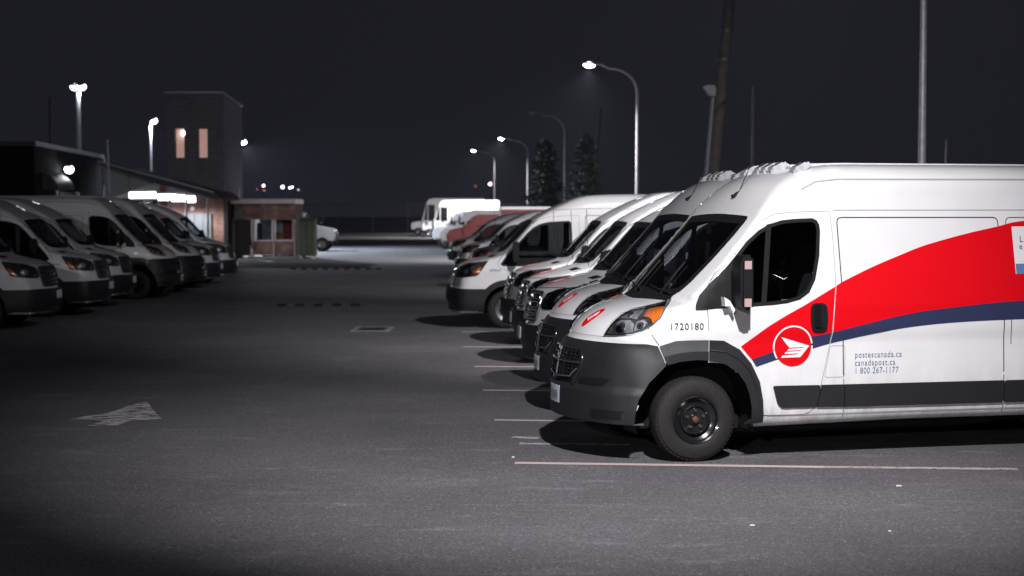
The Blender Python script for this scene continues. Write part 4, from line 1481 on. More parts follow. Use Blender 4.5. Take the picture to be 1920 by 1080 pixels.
G_T = 'delivery trucks at the far end of the right row'
REDP = mat('red_paint', (0.13, 0.005, 0.008), 0.4, coat=0.8)
make_step_van('truck with red cab and long red box with a white roof edge', (-3.55, 90), 3, L=7.6, H=2.46, hood=0.85, wide=2.3, group=G_T, box_m=REDP, hood_m=REDP, cab_h=2.15, stripe=False)
make_step_van('small white mail truck with square cab next to the red truck', (-4.2, 97), 3, L=4.6, H=2.35, hood=0.8, wide=1.9, group=G_T, stripe=False)
make_step_van('small white mail truck on the far side of its twin', (-5.0, 104), 3, L=4.6, H=2.3, hood=0.8, wide=1.9, group=G_T, stripe=False)
make_step_van('tall white step van with red markings and a bright roof, second from the far end', (-8.63, 158), 3, L=7.4, H=3.45, hood=1.1, group=G_T, stripe=True)
make_step_van('tall white step van parked farthest away in the right row', (-10.5, 172), 3, L=7.6, H=3.75, hood=1.1, group=G_T, stripe=False)
make_step_van('white truck facing right behind the green cabinet, its nose out beyond the booth', (-10.4, 98), 180, L=6.0, H=2.25, hood=1.1, stripe=False)

# ================================================================== street lamps
LENS_ON = mat('lit_lamp_lens', (0.9, 0.9, 0.9), 0.3, emit=(1.0, 0.97, 0.98), estr=26)
LENS_OFF = mat('unlit_lamp_lens', (0.35, 0.35, 0.37), 0.2, coat=1.0)
G_LAMP = 'street lamps behind the right row'


def street_lamp(label, head, z, pole_dx, on=True, power=1800, rad=0.075, group=G_LAMP, lean=0.0, zbase=0.0, cone=125, lens=None, tilt=0.06, aim=(0, 0, -1)):
    """cobra head lamp on a pole with a curved arm; head at (x, y), pole to its right"""
    x, y = head
    t = root('street_lamp', label, 'street lamp', (x + pole_dx, y, zbase), group=group)
    h = z - zbase
    rb = min(1.3, pole_dx * 0.62) if pole_dx > 0 else 0.0
    zt = h - rb * 0.98
    bm = bmesh.new()
    pts = [(lean, 0, 0), (0, 0, zt)]
    b_tube(bm, [(lean, 0, 0.0), (lean * 0.5, 0, zt / 2), (0, 0, zt)], [rad * 1.5, rad * 1.2, rad * 0.95], 12)
    obj('pole', bm, GALV, t, 50)
    bm = bmesh.new()
    A = [(0, 0, zt)]
    for k in range(1, 9):
        a = math.pi / 2 * k / 8
        A.append((-rb * (1 - math.cos(a)), 0, zt + rb * 0.85 * math.sin(a)))
    A.append((-pole_dx + 0.45, 0, h + 0.02))
    b_tube(bm, A, [rad * 0.95 - k * 0.002 for k in range(len(A))], 10)
    obj('arm', bm, GALV, t, 50)
    bm = bmesh.new()
    b_box(bm, lean - 0.16, lean + 0.16, -0.16, 0.16, 0, 0.03, 0.005)
    obj('base_plate', bm, GALV, t)
    bm = bmesh.new()
    prof = [(0.02, -0.36), (0.10, -0.30), (0.155, -0.1), (0.16, 0.1), (0.11, 0.32), (0.06, 0.42)]
    b_lathe(bm, prof, 16, 0)
    bmesh.ops.scale(bm, vec=(1, 1, 0.45), verts=bm.verts)
    hd = obj('lamp_head', bm, GALV, t, 40)
    hd.location = (-pole_dx, 0, h + 0.03)
    hd.rotation_euler = (0, tilt, 0)
    bm = bmesh.new()
    bmesh.ops.create_uvsphere(bm, u_segments=16, v_segments=8, radius=0.5)
    bmesh.ops.scale(bm, vec=(0.52, 0.27, 0.26), verts=bm.verts)
    ln = obj('lamp_lens', bm, (lens or LENS_ON) if on else LENS_OFF, hd, 60)
    ln.location = (-0.06, 0, -0.05)
    if on:
        lamp_light('lamp_light', (-pole_dx - 0.05, 0, h - 0.16), power, 0.3, cone, 1.0, aim=aim, parent=t)
    return t


street_lamp('lit street lamp towards the camera, its head high over the aisle', (1.55, 4.5), 9.6, 3.2, power=1, cone=20)
lamp_light('near_lamp_light', (1.5, 4.5, 9.25), 11800, 0.3, 50, 1.0, aim=(-0.45, 9.4, -8.3))
street_lamp('lit street lamp over the second and third vans of the right row', (4.8, 20), 9.2, 2.8, power=13000, cone=104, aim=(0.02, 1.0, -1))
street_lamp('tall galvanised lamp pole rising behind the nearest van at the right', (7.2, 38), 9.2, 2.2, power=9000, cone=92, aim=(-0.42, 1.4, -1))
street_lamp('nearest lit street lamp in view, its bright head at the top of the picture', (3.6, 76), 9.0, 2.15, power=22000, cone=132, aim=(-0.15, 0.45, -1))
street_lamp('unlit street lamp with a bare curved arm between the lit ones', (1.50, 115), 9.15, 2.15, on=False)
street_lamp('third street lamp of the row, lit, beyond the unlit one', (-0.95, 152), 9.1, 2.4, power=26000, cone=150, aim=(-0.3, 0.3, -1))
street_lamp('farthest lit street lamp of the row, lowest in the picture', (-4.2, 183), 9.2, 2.3, power=8000, cone=156)

street_lamp('lit street lamp behind the viewpoint, mirrored in the van window', (25.0, -16), 8.6, 2.2, power=600, cone=130, group='street lamps behind the viewpoint')
street_lamp('second lit street lamp behind the viewpoint, farther off', (31.0, -30), 10.2, 2.2, power=600, cone=130, group='street lamps behind the viewpoint')
street_lamp('added fill lamp, unseen behind the viewpoint to its left, aimed along the lot', (-9.0, -24), 9.0, 2.2, power=15000, cone=110, aim=(0.0, 1.0, -0.1), group='street lamps behind the viewpoint')  # unseen fill lamp, added to brighten the sides of the left row

FLOOD = mat('lit_flood_glass', (0.9, 0.9, 0.9), 0.3, emit=(0.93, 0.95, 1.0), estr=26)
WHITEPOLE = mat('white_painted_pole', (0.6, 0.6, 0.62), 0.5)


def flood_pole(label, x, y, z, zbase=0.0, rad=0.07, power=2500, two=False, low=None, m=None, cat='floodlight', aim=(0, 0, -1)):
    t = root('floodlight_pole', label, cat, (x, y, zbase), group='floodlights by the building')
    h = z - zbase
    bm = bmesh.new()
    b_tube(bm, [(0, 0, 0), (0, 0, h)], [rad * 1.2, rad], 12)
    obj('pole', bm, m or GALV, t, 50)
    for dx in ((0.18,) if not two else (0.22, -0.22)):
        bm = bmesh.new()
        b_prism(bm, [(-0.16, 0.02), (-0.10, 0.16), (0.12, 0.16), (0.2, 0.02)], 1, -0.2, 0.2, 0.02)
        b_tube(bm, [(-dx, 0, 0.05), (0, 0, 0.08)], 0.03, 6)
        hd = obj('lamp_head', bm, DARKM, t, 40)
        hd.location = (dx, 0, h)
        hd.rotation_euler = (0, R(-12) if dx > 0 else R(12), 0)
        bm = bmesh.new()
        bmesh.ops.create_uvsphere(bm, u_segments=14, v_segments=8, radius=0.5)
        bmesh.ops.scale(bm, vec=(0.36, 0.38, 0.34), verts=bm.verts)
        ln = obj('lamp_lens', bm, FLOOD, hd, 60)
        ln.location = (0.02, 0, 0.0)
    lamp_light('flood_light', (0.15, -0.1, h - 0.28), power, 0.3, 150, 0.6, colour=(0.78, 0.87, 1.0), aim=aim, parent=t)
    return t


flood_pole('bright twin floodlight on a white pole rising above the low dark building', -23.0, 88.0, 8.9, zbase=5.2, rad=0.115, power=250, two=True, m=WHITEPOLE)
flood_pole('floodlight on a pole between the dark building and the brick tower', -20.7, 95, 7.5, power=2500)
flood_pole('floodlight on a pole just right of the brick tower', -16.4, 100, 6.5, power=20000, rad=0.09, aim=(0.75, -0.2, -1))

# ================================================================== buildings
def cladding_mat(name, col, scale, axis='Z', bump=0.6):
    m = bpy.data.materials.new(name)
    m.use_nodes = True
    nt = m.node_tree
    L = nt.links.new
    p = nt.nodes['Principled BSDF']
    p.inputs['Base Color'].default_value = (*col, 1)
    p.inputs['Roughness'].default_value = 0.55
    tc = nt.nodes.new('ShaderNodeTexCoord')
    w = nt.nodes.new('ShaderNodeTexWave')
    w.bands_direction = axis
    w.inputs['Scale'].default_value = scale
    L(tc.outputs['Object'], w.inputs[0])
    b = nt.nodes.new('ShaderNodeBump')
    b.inputs['Strength'].default_value = bump
    b.inputs['Distance'].default_value = 0.03
    L(w.outputs['Fac'], b.inputs['Height'])
    L(b.outputs[0], p.inputs['Normal'])
    return m


def brick_mat(name, c1, c2, mortar, scale=1.0, mottle=0.35):
    m = bpy.data.materials.new(name)
    m.use_nodes = True
    nt = m.node_tree
    L = nt.links.new
    p = nt.nodes['Principled BSDF']
    p.inputs['Roughness'].default_value = 0.85
    tc = nt.nodes.new('ShaderNodeTexCoord')
    sx = nt.nodes.new('ShaderNodeSeparateXYZ')
    L(tc.outputs['Object'], sx.inputs[0])
    ad = nt.nodes.new('ShaderNodeMath')
    ad.operation = 'ADD'
    L(sx.outputs[0], ad.inputs[0])
    L(sx.outputs[1], ad.inputs[1])
    cx = nt.nodes.new('ShaderNodeCombineXYZ')
    L(ad.outputs[0], cx.inputs[0])
    L(sx.outputs[2], cx.inputs[1])
    br = nt.nodes.new('ShaderNodeTexBrick')
    br.inputs['Color1'].default_value = (*c1, 1)
    br.inputs['Color2'].default_value = (*c2, 1)
    br.inputs['Mortar'].default_value = (*mortar, 1)
    br.inputs['Scale'].default_value = scale
    br.inputs['Brick Width'].default_value = 0.40
    br.inputs['Row Height'].default_value = 0.20
    br.inputs['Mortar Size'].default_value = 0.012
    L(cx.outputs[0], br.inputs['Vector'])
    n = nt.nodes.new('ShaderNodeTexNoise')
    n.inputs['Scale'].default_value = 1.6
    n.inputs['Detail'].default_value = 6
    L(tc.outputs['Object'], n.inputs['Vector'])
    mr = nt.nodes.new('ShaderNodeMapRange')
    mr.inputs['From Min'].default_value = 0.3
    mr.inputs['From Max'].default_value = 0.7
    mr.inputs['To Min'].default_value = 1 - mottle
    mr.inputs['To Max'].default_value = 1 + mottle
    L(n.outputs[0], mr.inputs[0])
    sc = nt.nodes.new('ShaderNodeVectorMath')
    sc.operation = 'SCALE'
    L(br.outputs[0], sc.inputs[0])
    L(mr.outputs[0], sc.inputs['Scale'])
    L(sc.outputs[0], p.inputs['Base Color'])
    b = nt.nodes.new('ShaderNodeBump')
    b.inputs['Strength'].default_value = 0.5
    b.inputs['Distance'].default_value = 0.01
    b.invert = True
    L(br.outputs['Fac'], b.inputs['Height'])
    L(b.outputs[0], p.inputs['Normal'])
    return m


LOUVRE = cladding_mat('dark_horizontal_cladding', (0.012, 0.0125, 0.015), 3.0, 'Z')
LOUVRE.node_tree.nodes['Principled BSDF'].inputs['Roughness'].default_value = 0.9
LOUVRE.node_tree.nodes['Principled BSDF'].inputs['Specular IOR Level'].default_value = 0.1
CORR = cladding_mat('grey_corrugated_steel', (0.30, 0.32, 0.36), 1.0, 'X')
BRICK_D = brick_mat('dark_tower_brick', (0.20, 0.205, 0.235), (0.17, 0.175, 0.20), (0.25, 0.255, 0.285), mottle=0.1)
BRICK_R = brick_mat('red_brick', (0.34, 0.17, 0.13), (0.27, 0.13, 0.10), (0.30, 0.27, 0.25))
TRIMW = mat('pale_metal_trim', (0.5, 0.52, 0.56), 0.35, metal=0.4)


def quad_prism(bm, p, z0, z1):
    b_prism(bm, p, 2, z0, z1)


# low dark building at the left; its long wall runs away beside the row
t = root('workshop_building', 'low dark building with a pale roof edge at the far left', 'building', (-22, 80, 0))
bm = bmesh.new()
quad_prism(bm, [(-45 + 22, 73.5 - 80), (0.8, 73.5 - 80), (-0.42, 90.7 - 80), (-45 + 22, 90.7 - 80)], 0, 5.2)
obj('wall', bm, LOUVRE, t)
bm = bmesh.new()
b_prism(bm, [(0.78, -6.53), (0.90, -6.53), (-0.32, 10.75), (-0.44, 10.75)], 2, 5.20, 5.40)
obj('roof_edge', bm, TRIMW, t)
bm = bmesh.new()
b_box(bm, -23, 0.9, -6.62, -6.52, 5.22, 5.38)
obj('roof_edge', bm, DARKM, t)
bm = bmesh.new()
b_box(bm, -0.52, -0.30, 10.70, 10.90, 0, 5.2)
obj('corner_post', bm, TRIMW, t)
sx = lambda y: 0.8 - 0.071 * (y + 6.5)
bm = bmesh.new()
a0, a1 = -1.6, 1.6
b_box(bm, sx(0) - 0.05, sx(0) + 0.06, -1.7, 2.2, 0, 3.2)
d = obj('door', bm, DARKM, t)
for y in (-1.75, 2.2):
    bm = bmesh.new()
    b_box(bm, sx(0) - 0.02, sx(0) + 0.16, y, y + 0.16, 0, 3.25)
    obj('door_frame', bm, TRIMW, d)
bm = bmesh.new()
P = [(0.1, 3.3)] + [(0.1 + 1.3 * math.sin(a), 3.3 + 0.85 * math.cos(a)) for a in np.linspace(0, math.pi / 2, 10)]
b_prism(bm, P, 1, -4.8, -2.0)
o = obj('awning', bm, DARKM, t, 40)
bm = bmesh.new()
b_box(bm, sx(6) - 0.05, sx(6) + 0.07, 5.0, 8.2, 0, 3.0)
obj('door', bm, DARKM, t)
w = root('wall_lamp', 'glaring wall lamp above the doors of the low dark building', 'wall lamp', (-21.15, 79.2, 4.35))
bm = bmesh.new()
b_box(bm, -0.28, 0.12, -0.18, 0.18, 0.05, 0.2, 0.03)
obj('housing', bm, DARKM, w, 40)
bm = bmesh.new()
bmesh.ops.create_uvsphere(bm, u_segments=14, v_segments=8, radius=0.5)
bmesh.ops.scale(bm, vec=(0.42, 0.4, 0.36), verts=bm.verts)
obj('lens', bm, FLOOD, w, 60).location = (-0.02, 0, -0.05)
lamp_light('wall_light', (-20.85, 79.0, 4.25), 45, 0.3, 165, 0.4, colour=(0.9, 0.94, 1.0), aim=(0.1, -0.1, -1))
bm = bmesh.new()
b_tube(bm, [(-21.45, 77.0, 5.37), (-21.45, 77.0, 7.6)], 0.05, 8)
tag(obj('mast', bm, DARKM), 'thin dark mast on the roof of the low dark building', 'mast')
bm = bmesh.new()
b_tube(bm, [(-16.95, 70, 0), (-17.08, 70, 5.3)], 0.045, 8)
tag(obj('flag_pole', bm, WHITEPOLE), 'thin pale pole in front of the corrugated wall', 'pole')

# tower
t = root('brick_tower', 'square dark brick tower with two lit pink windows', 'tower', (-15.3, 80, 0))
TX0, TX1, TD = -1.36, 1.36, 10.0
bm = bmesh.new()
b_prism(bm, [(TX0, 0), (TX1, 0), (TX1 - 0.71, TD), (TX0 - 0.71, TD)], 2, 0, 2.9)
obj('lower_wall', bm, BRICK_R, t)


def tower_wall():
    bm = bmesh.new()
    wins = [(-0.95, -0.50), (0.16, 0.62)]
    z0, z1, a, b = 2.9, 7.98, 4.86, 6.30
    xs = [TX0, wins[0][0], wins[0][1], wins[1][0], wins[1][1], TX1]
    for i in range(5):
        cols = [(z0, z1)] if i % 2 == 0 else [(z0, a), (b, z1)]
        for lo, hi in cols:
            b_box(bm, xs[i] + 0.0005 * i, xs[i + 1] - 0.0005 * i, 0, 0.25, lo, hi)
    b_prism(bm, [(TX0, 0.26), (TX1, 0.26), (TX1 - 0.71, TD), (TX0 - 0.71, TD)], 2, z0, z1)
    return bm


obj('upper_wall', tower_wall(), BRICK_D, t)
bm = bmesh.new()
b_box(bm, TX0 - 0.02, TX1 + 0.02, -0.06, 0.0, 6.36, 7.98)
obj('parapet_band', bm, BRICK_D, t)
bm = bmesh.new()
b_prism(bm, [(TX0 - 0.06, -0.1), (TX1 + 0.06, -0.1), (TX1 - 0.65, TD), (TX0 - 0.77, TD)], 2, 7.98, 8.06)
obj('coping', bm, TRIMW, t)
PINKWIN = mat('lit_pink_blind', (0.7, 0.45, 0.38), 0.8, emit=(0.85, 0.50, 0.42), estr=0.38, noise=0.2, nscale=2)
for k, (x0, x1) in enumerate(((-0.95, -0.50), (0.16, 0.62))):
    bm = bmesh.new()
    b_box(bm, x0 + 0.03, x1 - 0.03, 0.16, 0.18, 4.89, 6.27)
    wn = obj('window', bm, PINKWIN, t)
    bm = bmesh.new()
    for q in ((x0, x0 + 0.03, 4.86, 6.30), (x1 - 0.03, x1, 4.86, 6.30)):
        b_box(bm, q[0], q[1], 0.10, 0.2, q[2], q[3])
    b_box(bm, x0 + 0.03, x1 - 0.03, 0.10, 0.2, 4.86, 4.89)
    b_box(bm, x0 + 0.03, x1 - 0.03, 0.10, 0.2, 6.27, 6.30)
    obj('window_frame', bm, DARKM, wn)
bm = bmesh.new()
bmesh.ops.create_uvsphere(bm, u_segments=12, v_segments=8, radius=0.075)
o = obj('window_lamp', bm, FLOOD, t, 60)
o.location = (-0.55, 0.10, 6.06)

# canopy and lit bay between the workshop and the tower
t = root('loading_canopy', 'sloping corrugated canopy with bright tube lights beneath it, left of the brick tower', 'canopy', (-17.6, 76, 0))
O = Vector((-17.6, 76, 0))
c = lambda px, py, Y=76.0: at(px, py, Y) - O
A = [c(196, 305), c(405, 360.5), c(416, 373), c(300, 341), c(212, 370), c(196, 370)]
RB = random.Random(3)
# corrugated face: ribs as raised strips on a sheet
bm = bmesh.new()
pl = [c(196, 308), c(300, 336), c(300, 341), c(212, 370), c(196, 370)]
b_prism(bm, [(p.x, p.z) for p in pl], 1, 0.0, 0.06)
pan = obj('corrugated_panel', bm, mat('grey_steel_sheet', (0.42, 0.44, 0.48), 0.6), t)
rib = None
for k in range(26):
    px = 199 + k * 4.0
    top = 308 + (px - 196) * 28 / 104 + 1
    bot = 370 if px < 212 else 370 - (px - 212) * 29 / 88
    p, q = c(px, top), c(px, bot)
    bm = bmesh.new()
    b_box(bm, p.x - 0.022, p.x + 0.022, -0.03, -0.001, q.z + 0.02, p.z - 0.02)
    obj('sheet_rib', bm, MATS['grey_steel_sheet'], pan)
bm = bmesh.new()
b_prism(bm, [(c(190, 303).x, c(190, 303).z), (c(405, 360).x, c(405, 360).z), (c(417, 371).x, c(417, 371).z), (c(410, 374).x, c(410, 374).z), (c(300, 344).x, c(300, 344).z), (c(190, 308).x, c(190, 308).z)], 1, -0.5, 5.0)
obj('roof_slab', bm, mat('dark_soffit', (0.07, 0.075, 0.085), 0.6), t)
bm = bmesh.new()
P = [c(190, 302.5), c(405, 359.5), c(405, 362), c(190, 305)]
b_prism(bm, [(p.x, p.z) for p in P], 1, -0.56, -0.5)
obj('gutter', bm, TRIMW, t)
TUBE = mat('lit_fluorescent_tube', (0.95, 0.95, 0.95), 0.4, emit=(0.92, 0.96, 1.0), estr=5)
for (x0, x1, yy, py) in ((243, 292, 1.2, 366), (297, 330, 0.8, 370), (322, 347, 1.6, 372), (347, 366, 2.4, 374)):
    p, q = c(x0, py - 4, 76 + yy), c(x1, py + 4, 76 + yy)
    fx = root('tube_light', {243: 'longest glowing tube light under the canopy, at its left', 297: 'glowing tube light under the middle of the canopy', 322: 'glowing tube light right of the canopy middle', 347: 'short glowing tube light nearest the brick tower'}[x0], 'tube light', (O.x + (p.x + q.x) / 2, O.y + yy, (p.z + q.z) / 2), group='tube lights under the canopy')
    L_ = (q.x - p.x) / 2
    bm = bmesh.new()
    b_tube(bm, [(-L_, 0, 0), (L_, 0, 0)], 0.15, 10)
    obj('tube', bm, TUBE, fx, 50)
    bm = bmesh.new()
    b_box(bm, -L_, L_, -0.1, 0.1, 0.152, 0.24)
    obj('fixture', bm, WHITEPOLE, fx)
    lamp_light('tube_glow', (O.x + (p.x + q.x) / 2, O.y + yy - 0.05, p.z - 0.45), 150, 0.5, 175, 0.2, colour=(0.94, 0.97, 1.0))
for px, rr, m_ in ((347, 0.055, GALV), (316, 0.04, GALV), (387, 0.055, GALV)):
    p = c(px, 372)
    post = root('canopy_post', {347: 'steel post holding the canopy, left of the grey doors', 316: 'thin post under the canopy middle', 387: 'canopy post with a pale pink sleeve at its foot'}[px], 'post', (O.x + p.x, O.y + 0.3, 0), group='posts under the canopy')
    bm = bmesh.new()
    b_tube(bm, [(0, 0, 0), (0, 0, p.z)], rr, 8)
    obj('shaft', bm, m_, post, 50)
    if px == 387:
        bm = bmesh.new()
        b_tube(bm, [(0, 0, 0), (0, 0, 1.1)], 0.085, 8)
        obj('sleeve', bm, mat('pink_sleeve', (0.6, 0.42, 0.40), 0.6), post, 50)
t = root('lit_bay_wall', 'brightly lit wall with grey doors behind the canopy posts', 'wall', (-17.6, 81.5, 0))
O2 = Vector((-17.6, 81.5, 0))
c2 = lambda px, py: at(px, py, 81.5) - O2
bm = bmesh.new()
b_box(bm, c2(194, 400).x, c2(300, 400).x, 0, 0.2, 0, 3.6)
obj('pale_wall', bm, mat('pale_render', (0.42, 0.43, 0.45), 0.7), t)
bm = bmesh.new()
b_box(bm, c2(300, 400).x, c2(318, 400).x, 0.0, 0.2, 0, 3.6)
obj('brick_wall', bm, BRICK_R, t)
for x0, x1, y0, y1 in ((226, 240, 376, 400), (258, 268, 376, 394), (286, 294, 376, 398)):
    bm = bmesh.new()
    p, q = c2(x0, y1), c2(x1, y0)
    b_box(bm, p.x, q.x, -0.03, -0.005, p.z, q.z)
    wn = obj('window', bm, BLACKG, t)
    bm = bmesh.new()
    b_box(bm, p.x - 0.05, p.x - 0.005, -0.06, -0.005, p.z, q.z)
    obj('window_frame', bm, TRIMW, wn)
# doors in the lower tower front
dr = root('door_pair', 'pair of grey steel doors with a round lamp above, in the brick wall', 'doors', (-15.9, 79.9, 0))
for k, (x0, x1) in enumerate(((333, 364), (366, 396))):
    p, q = at(x0, 470, 79.9), at(x1, 401, 79.9)
    bm = bmesh.new()
    b_box(bm, p.x + 15.9, q.x + 15.9, -0.05, 0.05, 0, q.z, 0.01)
    d = obj('door', bm, mat('grey_door_paint', (0.20, 0.215, 0.24), 0.5), dr)
    for j in range(3):
        bm = bmesh.new()
        xx = p.x + 15.9 + 0.12 + j * 0.22
        b_box(bm, xx, xx + 0.03, -0.075, -0.051, 0.05, q.z - 0.05)
        obj('door_rib', bm, MATS['grey_door_paint'], d)
bm = bmesh.new()
b_lathe(bm, [(0.001, -0.06), (0.1, -0.05), (0.12, 0.0)], 16, 1)
o = obj('sign_disc', bm, VINYL_W, dr, 40)
o.location = (at(361, 391, 79.9).x + 15.9, -0.03, at(361, 391, 79.9).z)
bm = bmesh.new()
b_box(bm, at(420, 400, 78).x, at(427, 400, 78).x, 77.9, 78.1, 0, 2.7)
tag(obj('downpipe', bm, DARKM), 'dark square downpipe at the corner of the brick tower', 'downpipe')

# gate booth
t = root('gate_booth', 'small reddish booth with a white roof edge and two windows', 'booth', (-14.2, 82, 0))
OB = Vector((-14.2, 82, 0))
cb = lambda px, py, Y=82.0: at(px, py, Y) - OB
PANEL = mat('mottled_red_panel', (0.20, 0.115, 0.10), 0.8, noise=0.55, nscale=2.2)
GREYP = mat('mottled_grey_panel', (0.10, 0.10, 0.10), 0.8, noise=0.5, nscale=3)
X0, X1, XD = cb(435, 400).x, cb(554, 400).x, cb(472, 400).x
zr, ztop, zb, zw0, zw1 = cb(500, 382).z, cb(500, 373).z, cb(500, 478).z, cb(500, 452).z, cb(500, 412).z
bm = bmesh.new()
b_box(bm, X0 - 0.05, X1 + 0.03, -0.12, 3.0, zr, ztop, 0.02)
obj('roof', bm, mat('white_fascia', (0.6, 0.56, 0.56), 0.6, noise=0.1, nscale=3), t)
bm = bmesh.new()
b_box(bm, X0, cb(460, 400).x, 0, 2.9, zw1, zr)
obj('wall_panel', bm, GREYP, t)
for a, b in ((460, 492), (492, 524), (524, 554)):
    bm = bmesh.new()
    b_box(bm, cb(a, 400).x + 0.008, cb(b, 400).x - 0.008, 0, 0.12, zw1 + 0.005, zr - 0.01)
    obj('wall_panel', bm, PANEL, t)
for a, b in ((474, 514), (514, 554)):
    bm = bmesh.new()
    b_box(bm, cb(a, 400).x + 0.005, cb(b, 400).x - 0.005, 0, 0.12, zb, zw0)
    obj('wall_panel', bm, PANEL, t)
for a in (473.5, 513, 552):
    bm = bmesh.new()
    b_box(bm, cb(a, 400).x - 0.045, cb(a, 400).x + 0.045, -0.03, 0.13, 0, zw1)
    obj('corner_post', bm, mat('pink_grey_post', (0.38, 0.29, 0.27), 0.7), t)
bm = bmesh.new()
b_box(bm, X1 - 0.10, X1, 0.14, 2.9, 0.1, zr)
obj('side_wall', bm, mat('dark_booth_side', (0.06, 0.05, 0.05), 0.8), t)
bm = bmesh.new()
b_box(bm, XD, X1 - 0.1, 2.6, 2.8, 0.1, zr)
obj('back_wall', bm, mat('booth_inside', (0.30, 0.33, 0.36), 0.8, noise=0.4, nscale=1.5), t)
bm = bmesh.new()
b_box(bm, X0, X0 + 0.1, 0.0, 2.9, 0.1, zr)
obj('side_wall', bm, MATS['dark_booth_side'], t)
bm = bmesh.new()
b_box(bm, X0 + 0.15, XD - 0.08, 0.30, 0.36, 0.1, zw1)
d = obj('door', bm, MATS['dark_booth_side'], t)
bm = bmesh.new()
b_box(bm, cb(470, 478).x - 0.02, cb(470, 478).x + 0.02, -0.05, 0.0, 0.15, 0.62)
obj('door_handle', bm, WHITEPOLE, t)
bm = bmesh.new()
b_box(bm, cb(467, 484).x, X1 + 0.15, -0.35, 2.9, 0, 0.07, 0.01)
obj('plinth', bm, mat('booth_plinth', (0.3, 0.3, 0.31), 0.8), t)
for a, b in ((476, 510.5), (515.5, 549.5)):
    bm = bmesh.new()
    b_box(bm, cb(a, 400).x, cb(b, 400).x, 0.05, 0.06, zw0, zw1)
    wn = obj('window', bm, glass_mat('booth_glass', (0.85, 0.87, 0.9)), t)
    bm = bmesh.new()
    for q in ((cb(a, 400).x, cb(a, 400).x + 0.04), (cb(b, 400).x - 0.04, cb(b, 400).x)):
        b_box(bm, q[0], q[1], 0.0, 0.1, zw0, zw1)
    b_box(bm, cb(a, 400).x + .04, cb(b, 400).x - .04, 0.0, 0.1, zw0, zw0 + 0.05)
    obj('window_frame', bm, WHITEPOLE, wn)
lamp_light('booth_light', (OB.x + 0.9, 83.3, zr - 0.2), 55, 0.3, 170, 0.3, colour=(0.92, 0.97, 1.0))
# things inside the booth
REDM = mat('red_plastic', (0.55, 0.03, 0.03), 0.5)
ORM = mat('orange_plastic', (0.6, 0.16, 0.05), 0.5)
for nm, lab, cat, x0, x1, y0, y1, m_ in (('locker', 'white cabinet behind the right booth window', 'cabinet', 517, 531, 414, 436, WHITEPOLE),
                                         ('poster', 'red board behind the right booth window', 'board', 532, 549, 417, 434, REDM),
                                         ('crate', 'orange crate on the shelf behind the right booth window', 'crate', 519, 534, 437, 447, ORM),
                                         ('crate', 'red crate on the shelf behind the right booth window', 'crate', 535, 548, 436, 444, REDM),
                                         ('coat', 'dark coat hanging behind the left booth window', 'coat', 482, 490, 424, 452, DARKM)):
    p, q = at(x0, y1, 83.6), at(x1, y0, 83.6)
    bm = bmesh.new()
    b_box(bm, p.x, q.x, 83.5, 83.85, p.z, q.z, 0.03)
    if nm == 'crate':
        b_box(bm, p.x - 0.02, q.x + 0.02, 83.48, 83.87, q.z - 0.03, q.z + 0.01)
    if nm == 'coat':
        bmesh.ops.create_uvsphere(bm, u_segments=10, v_segments=6, radius=0.13, matrix=Matrix.Translation(((p.x + q.x) / 2, 83.65, q.z + 0.05)))
    tag(obj(nm, bm, m_, None, 40), lab, cat)
p, q = at(515, 449, 83.6), at(550, 446.5, 83.6)
bm = bmesh.new()
b_box(bm, p.x, q.x, 83.4, 84.4, p.z - 0.04, p.z + 0.04)
for xx in (p.x + 0.05, q.x - 0.1):
    b_box(bm, xx, xx + 0.05, 83.45, 84.3, 0.07, p.z - 0.045)
tag(obj('shelf', bm, WHITEPOLE), 'pale shelf inside the booth under the crates', 'shelf')
bm = bmesh.new()
b_tube(bm, [(-13.7, 83, ztop), (-13.7, 83, ztop + 0.45)], 0.06, 8)
bmesh.ops.create_uvsphere(bm, u_segments=10, v_segments=6, radius=0.09, matrix=Matrix.Translation((-13.7, 83, ztop + 0.48)))
tag(obj('roof_vent', bm, GALV, None, 50), 'short grey vent pipe on the booth roof', 'vent')

# green cabinet
t = root('utility_cabinet', 'tall dull green cabinet standing beside the booth', 'cabinet', (-10.3, 80.5, 0))
OG = Vector((-10.3, 80.5, 0))
cg = lambda px, py: at(px, py, 80.5) - OG
GREEN = mat('dull_green_paint', (0.04, 0.05, 0.032), 0.6, noise=0.3, nscale=3)
x0, x1, zt = cg(562, 440).x, cg(589, 440).x, cg(575, 409).z
bm = bmesh.new()
b_box(bm, x0, x1, 0, 1.2, 0.12, zt - 0.1, 0.02)
obj('body', bm, GREEN, t, 40)
bm = bmesh.new()
b_prism(bm, [(x0 - 0.05, zt - 0.1), (x1 + 0.05, zt - 0.1), (x1 + 0.02, zt - 0.02), (x0 + 0.1, zt + 0.06)], 1, -0.05, 1.25)
obj('lid', bm, mat('dark_green_paint', (0.03, 0.04, 0.03), 0.6), t)
for a, b in ((x0 + 0.03, (x0 + x1) / 2 - 0.01), ((x0 + x1) / 2 + 0.01, x1 - 0.03)):
    bm = bmesh.new()
    b_box(bm, a, b, -0.03, -0.002, 0.18, zt - 0.16, 0.008)
    d = obj('door', bm, GREEN, t)
    bm = bmesh.new()
    b_box(bm, b - 0.07, b - 0.04, -0.055, -0.03, 0.9, 1.05)
    obj('handle', bm, DARKM, d)
for xx in (x0 + 0.03, x1 - 0.12):
    bm = bmesh.new()
    b_box(bm, xx, xx + 0.09, 0.02, 1.15, 0, 0.12)
    obj('foot', bm, GALV, t)

# ================================================================== things on the ground
RUB = mat('speed_bump_rubber', (0.012, 0.012, 0.014), 0.8)


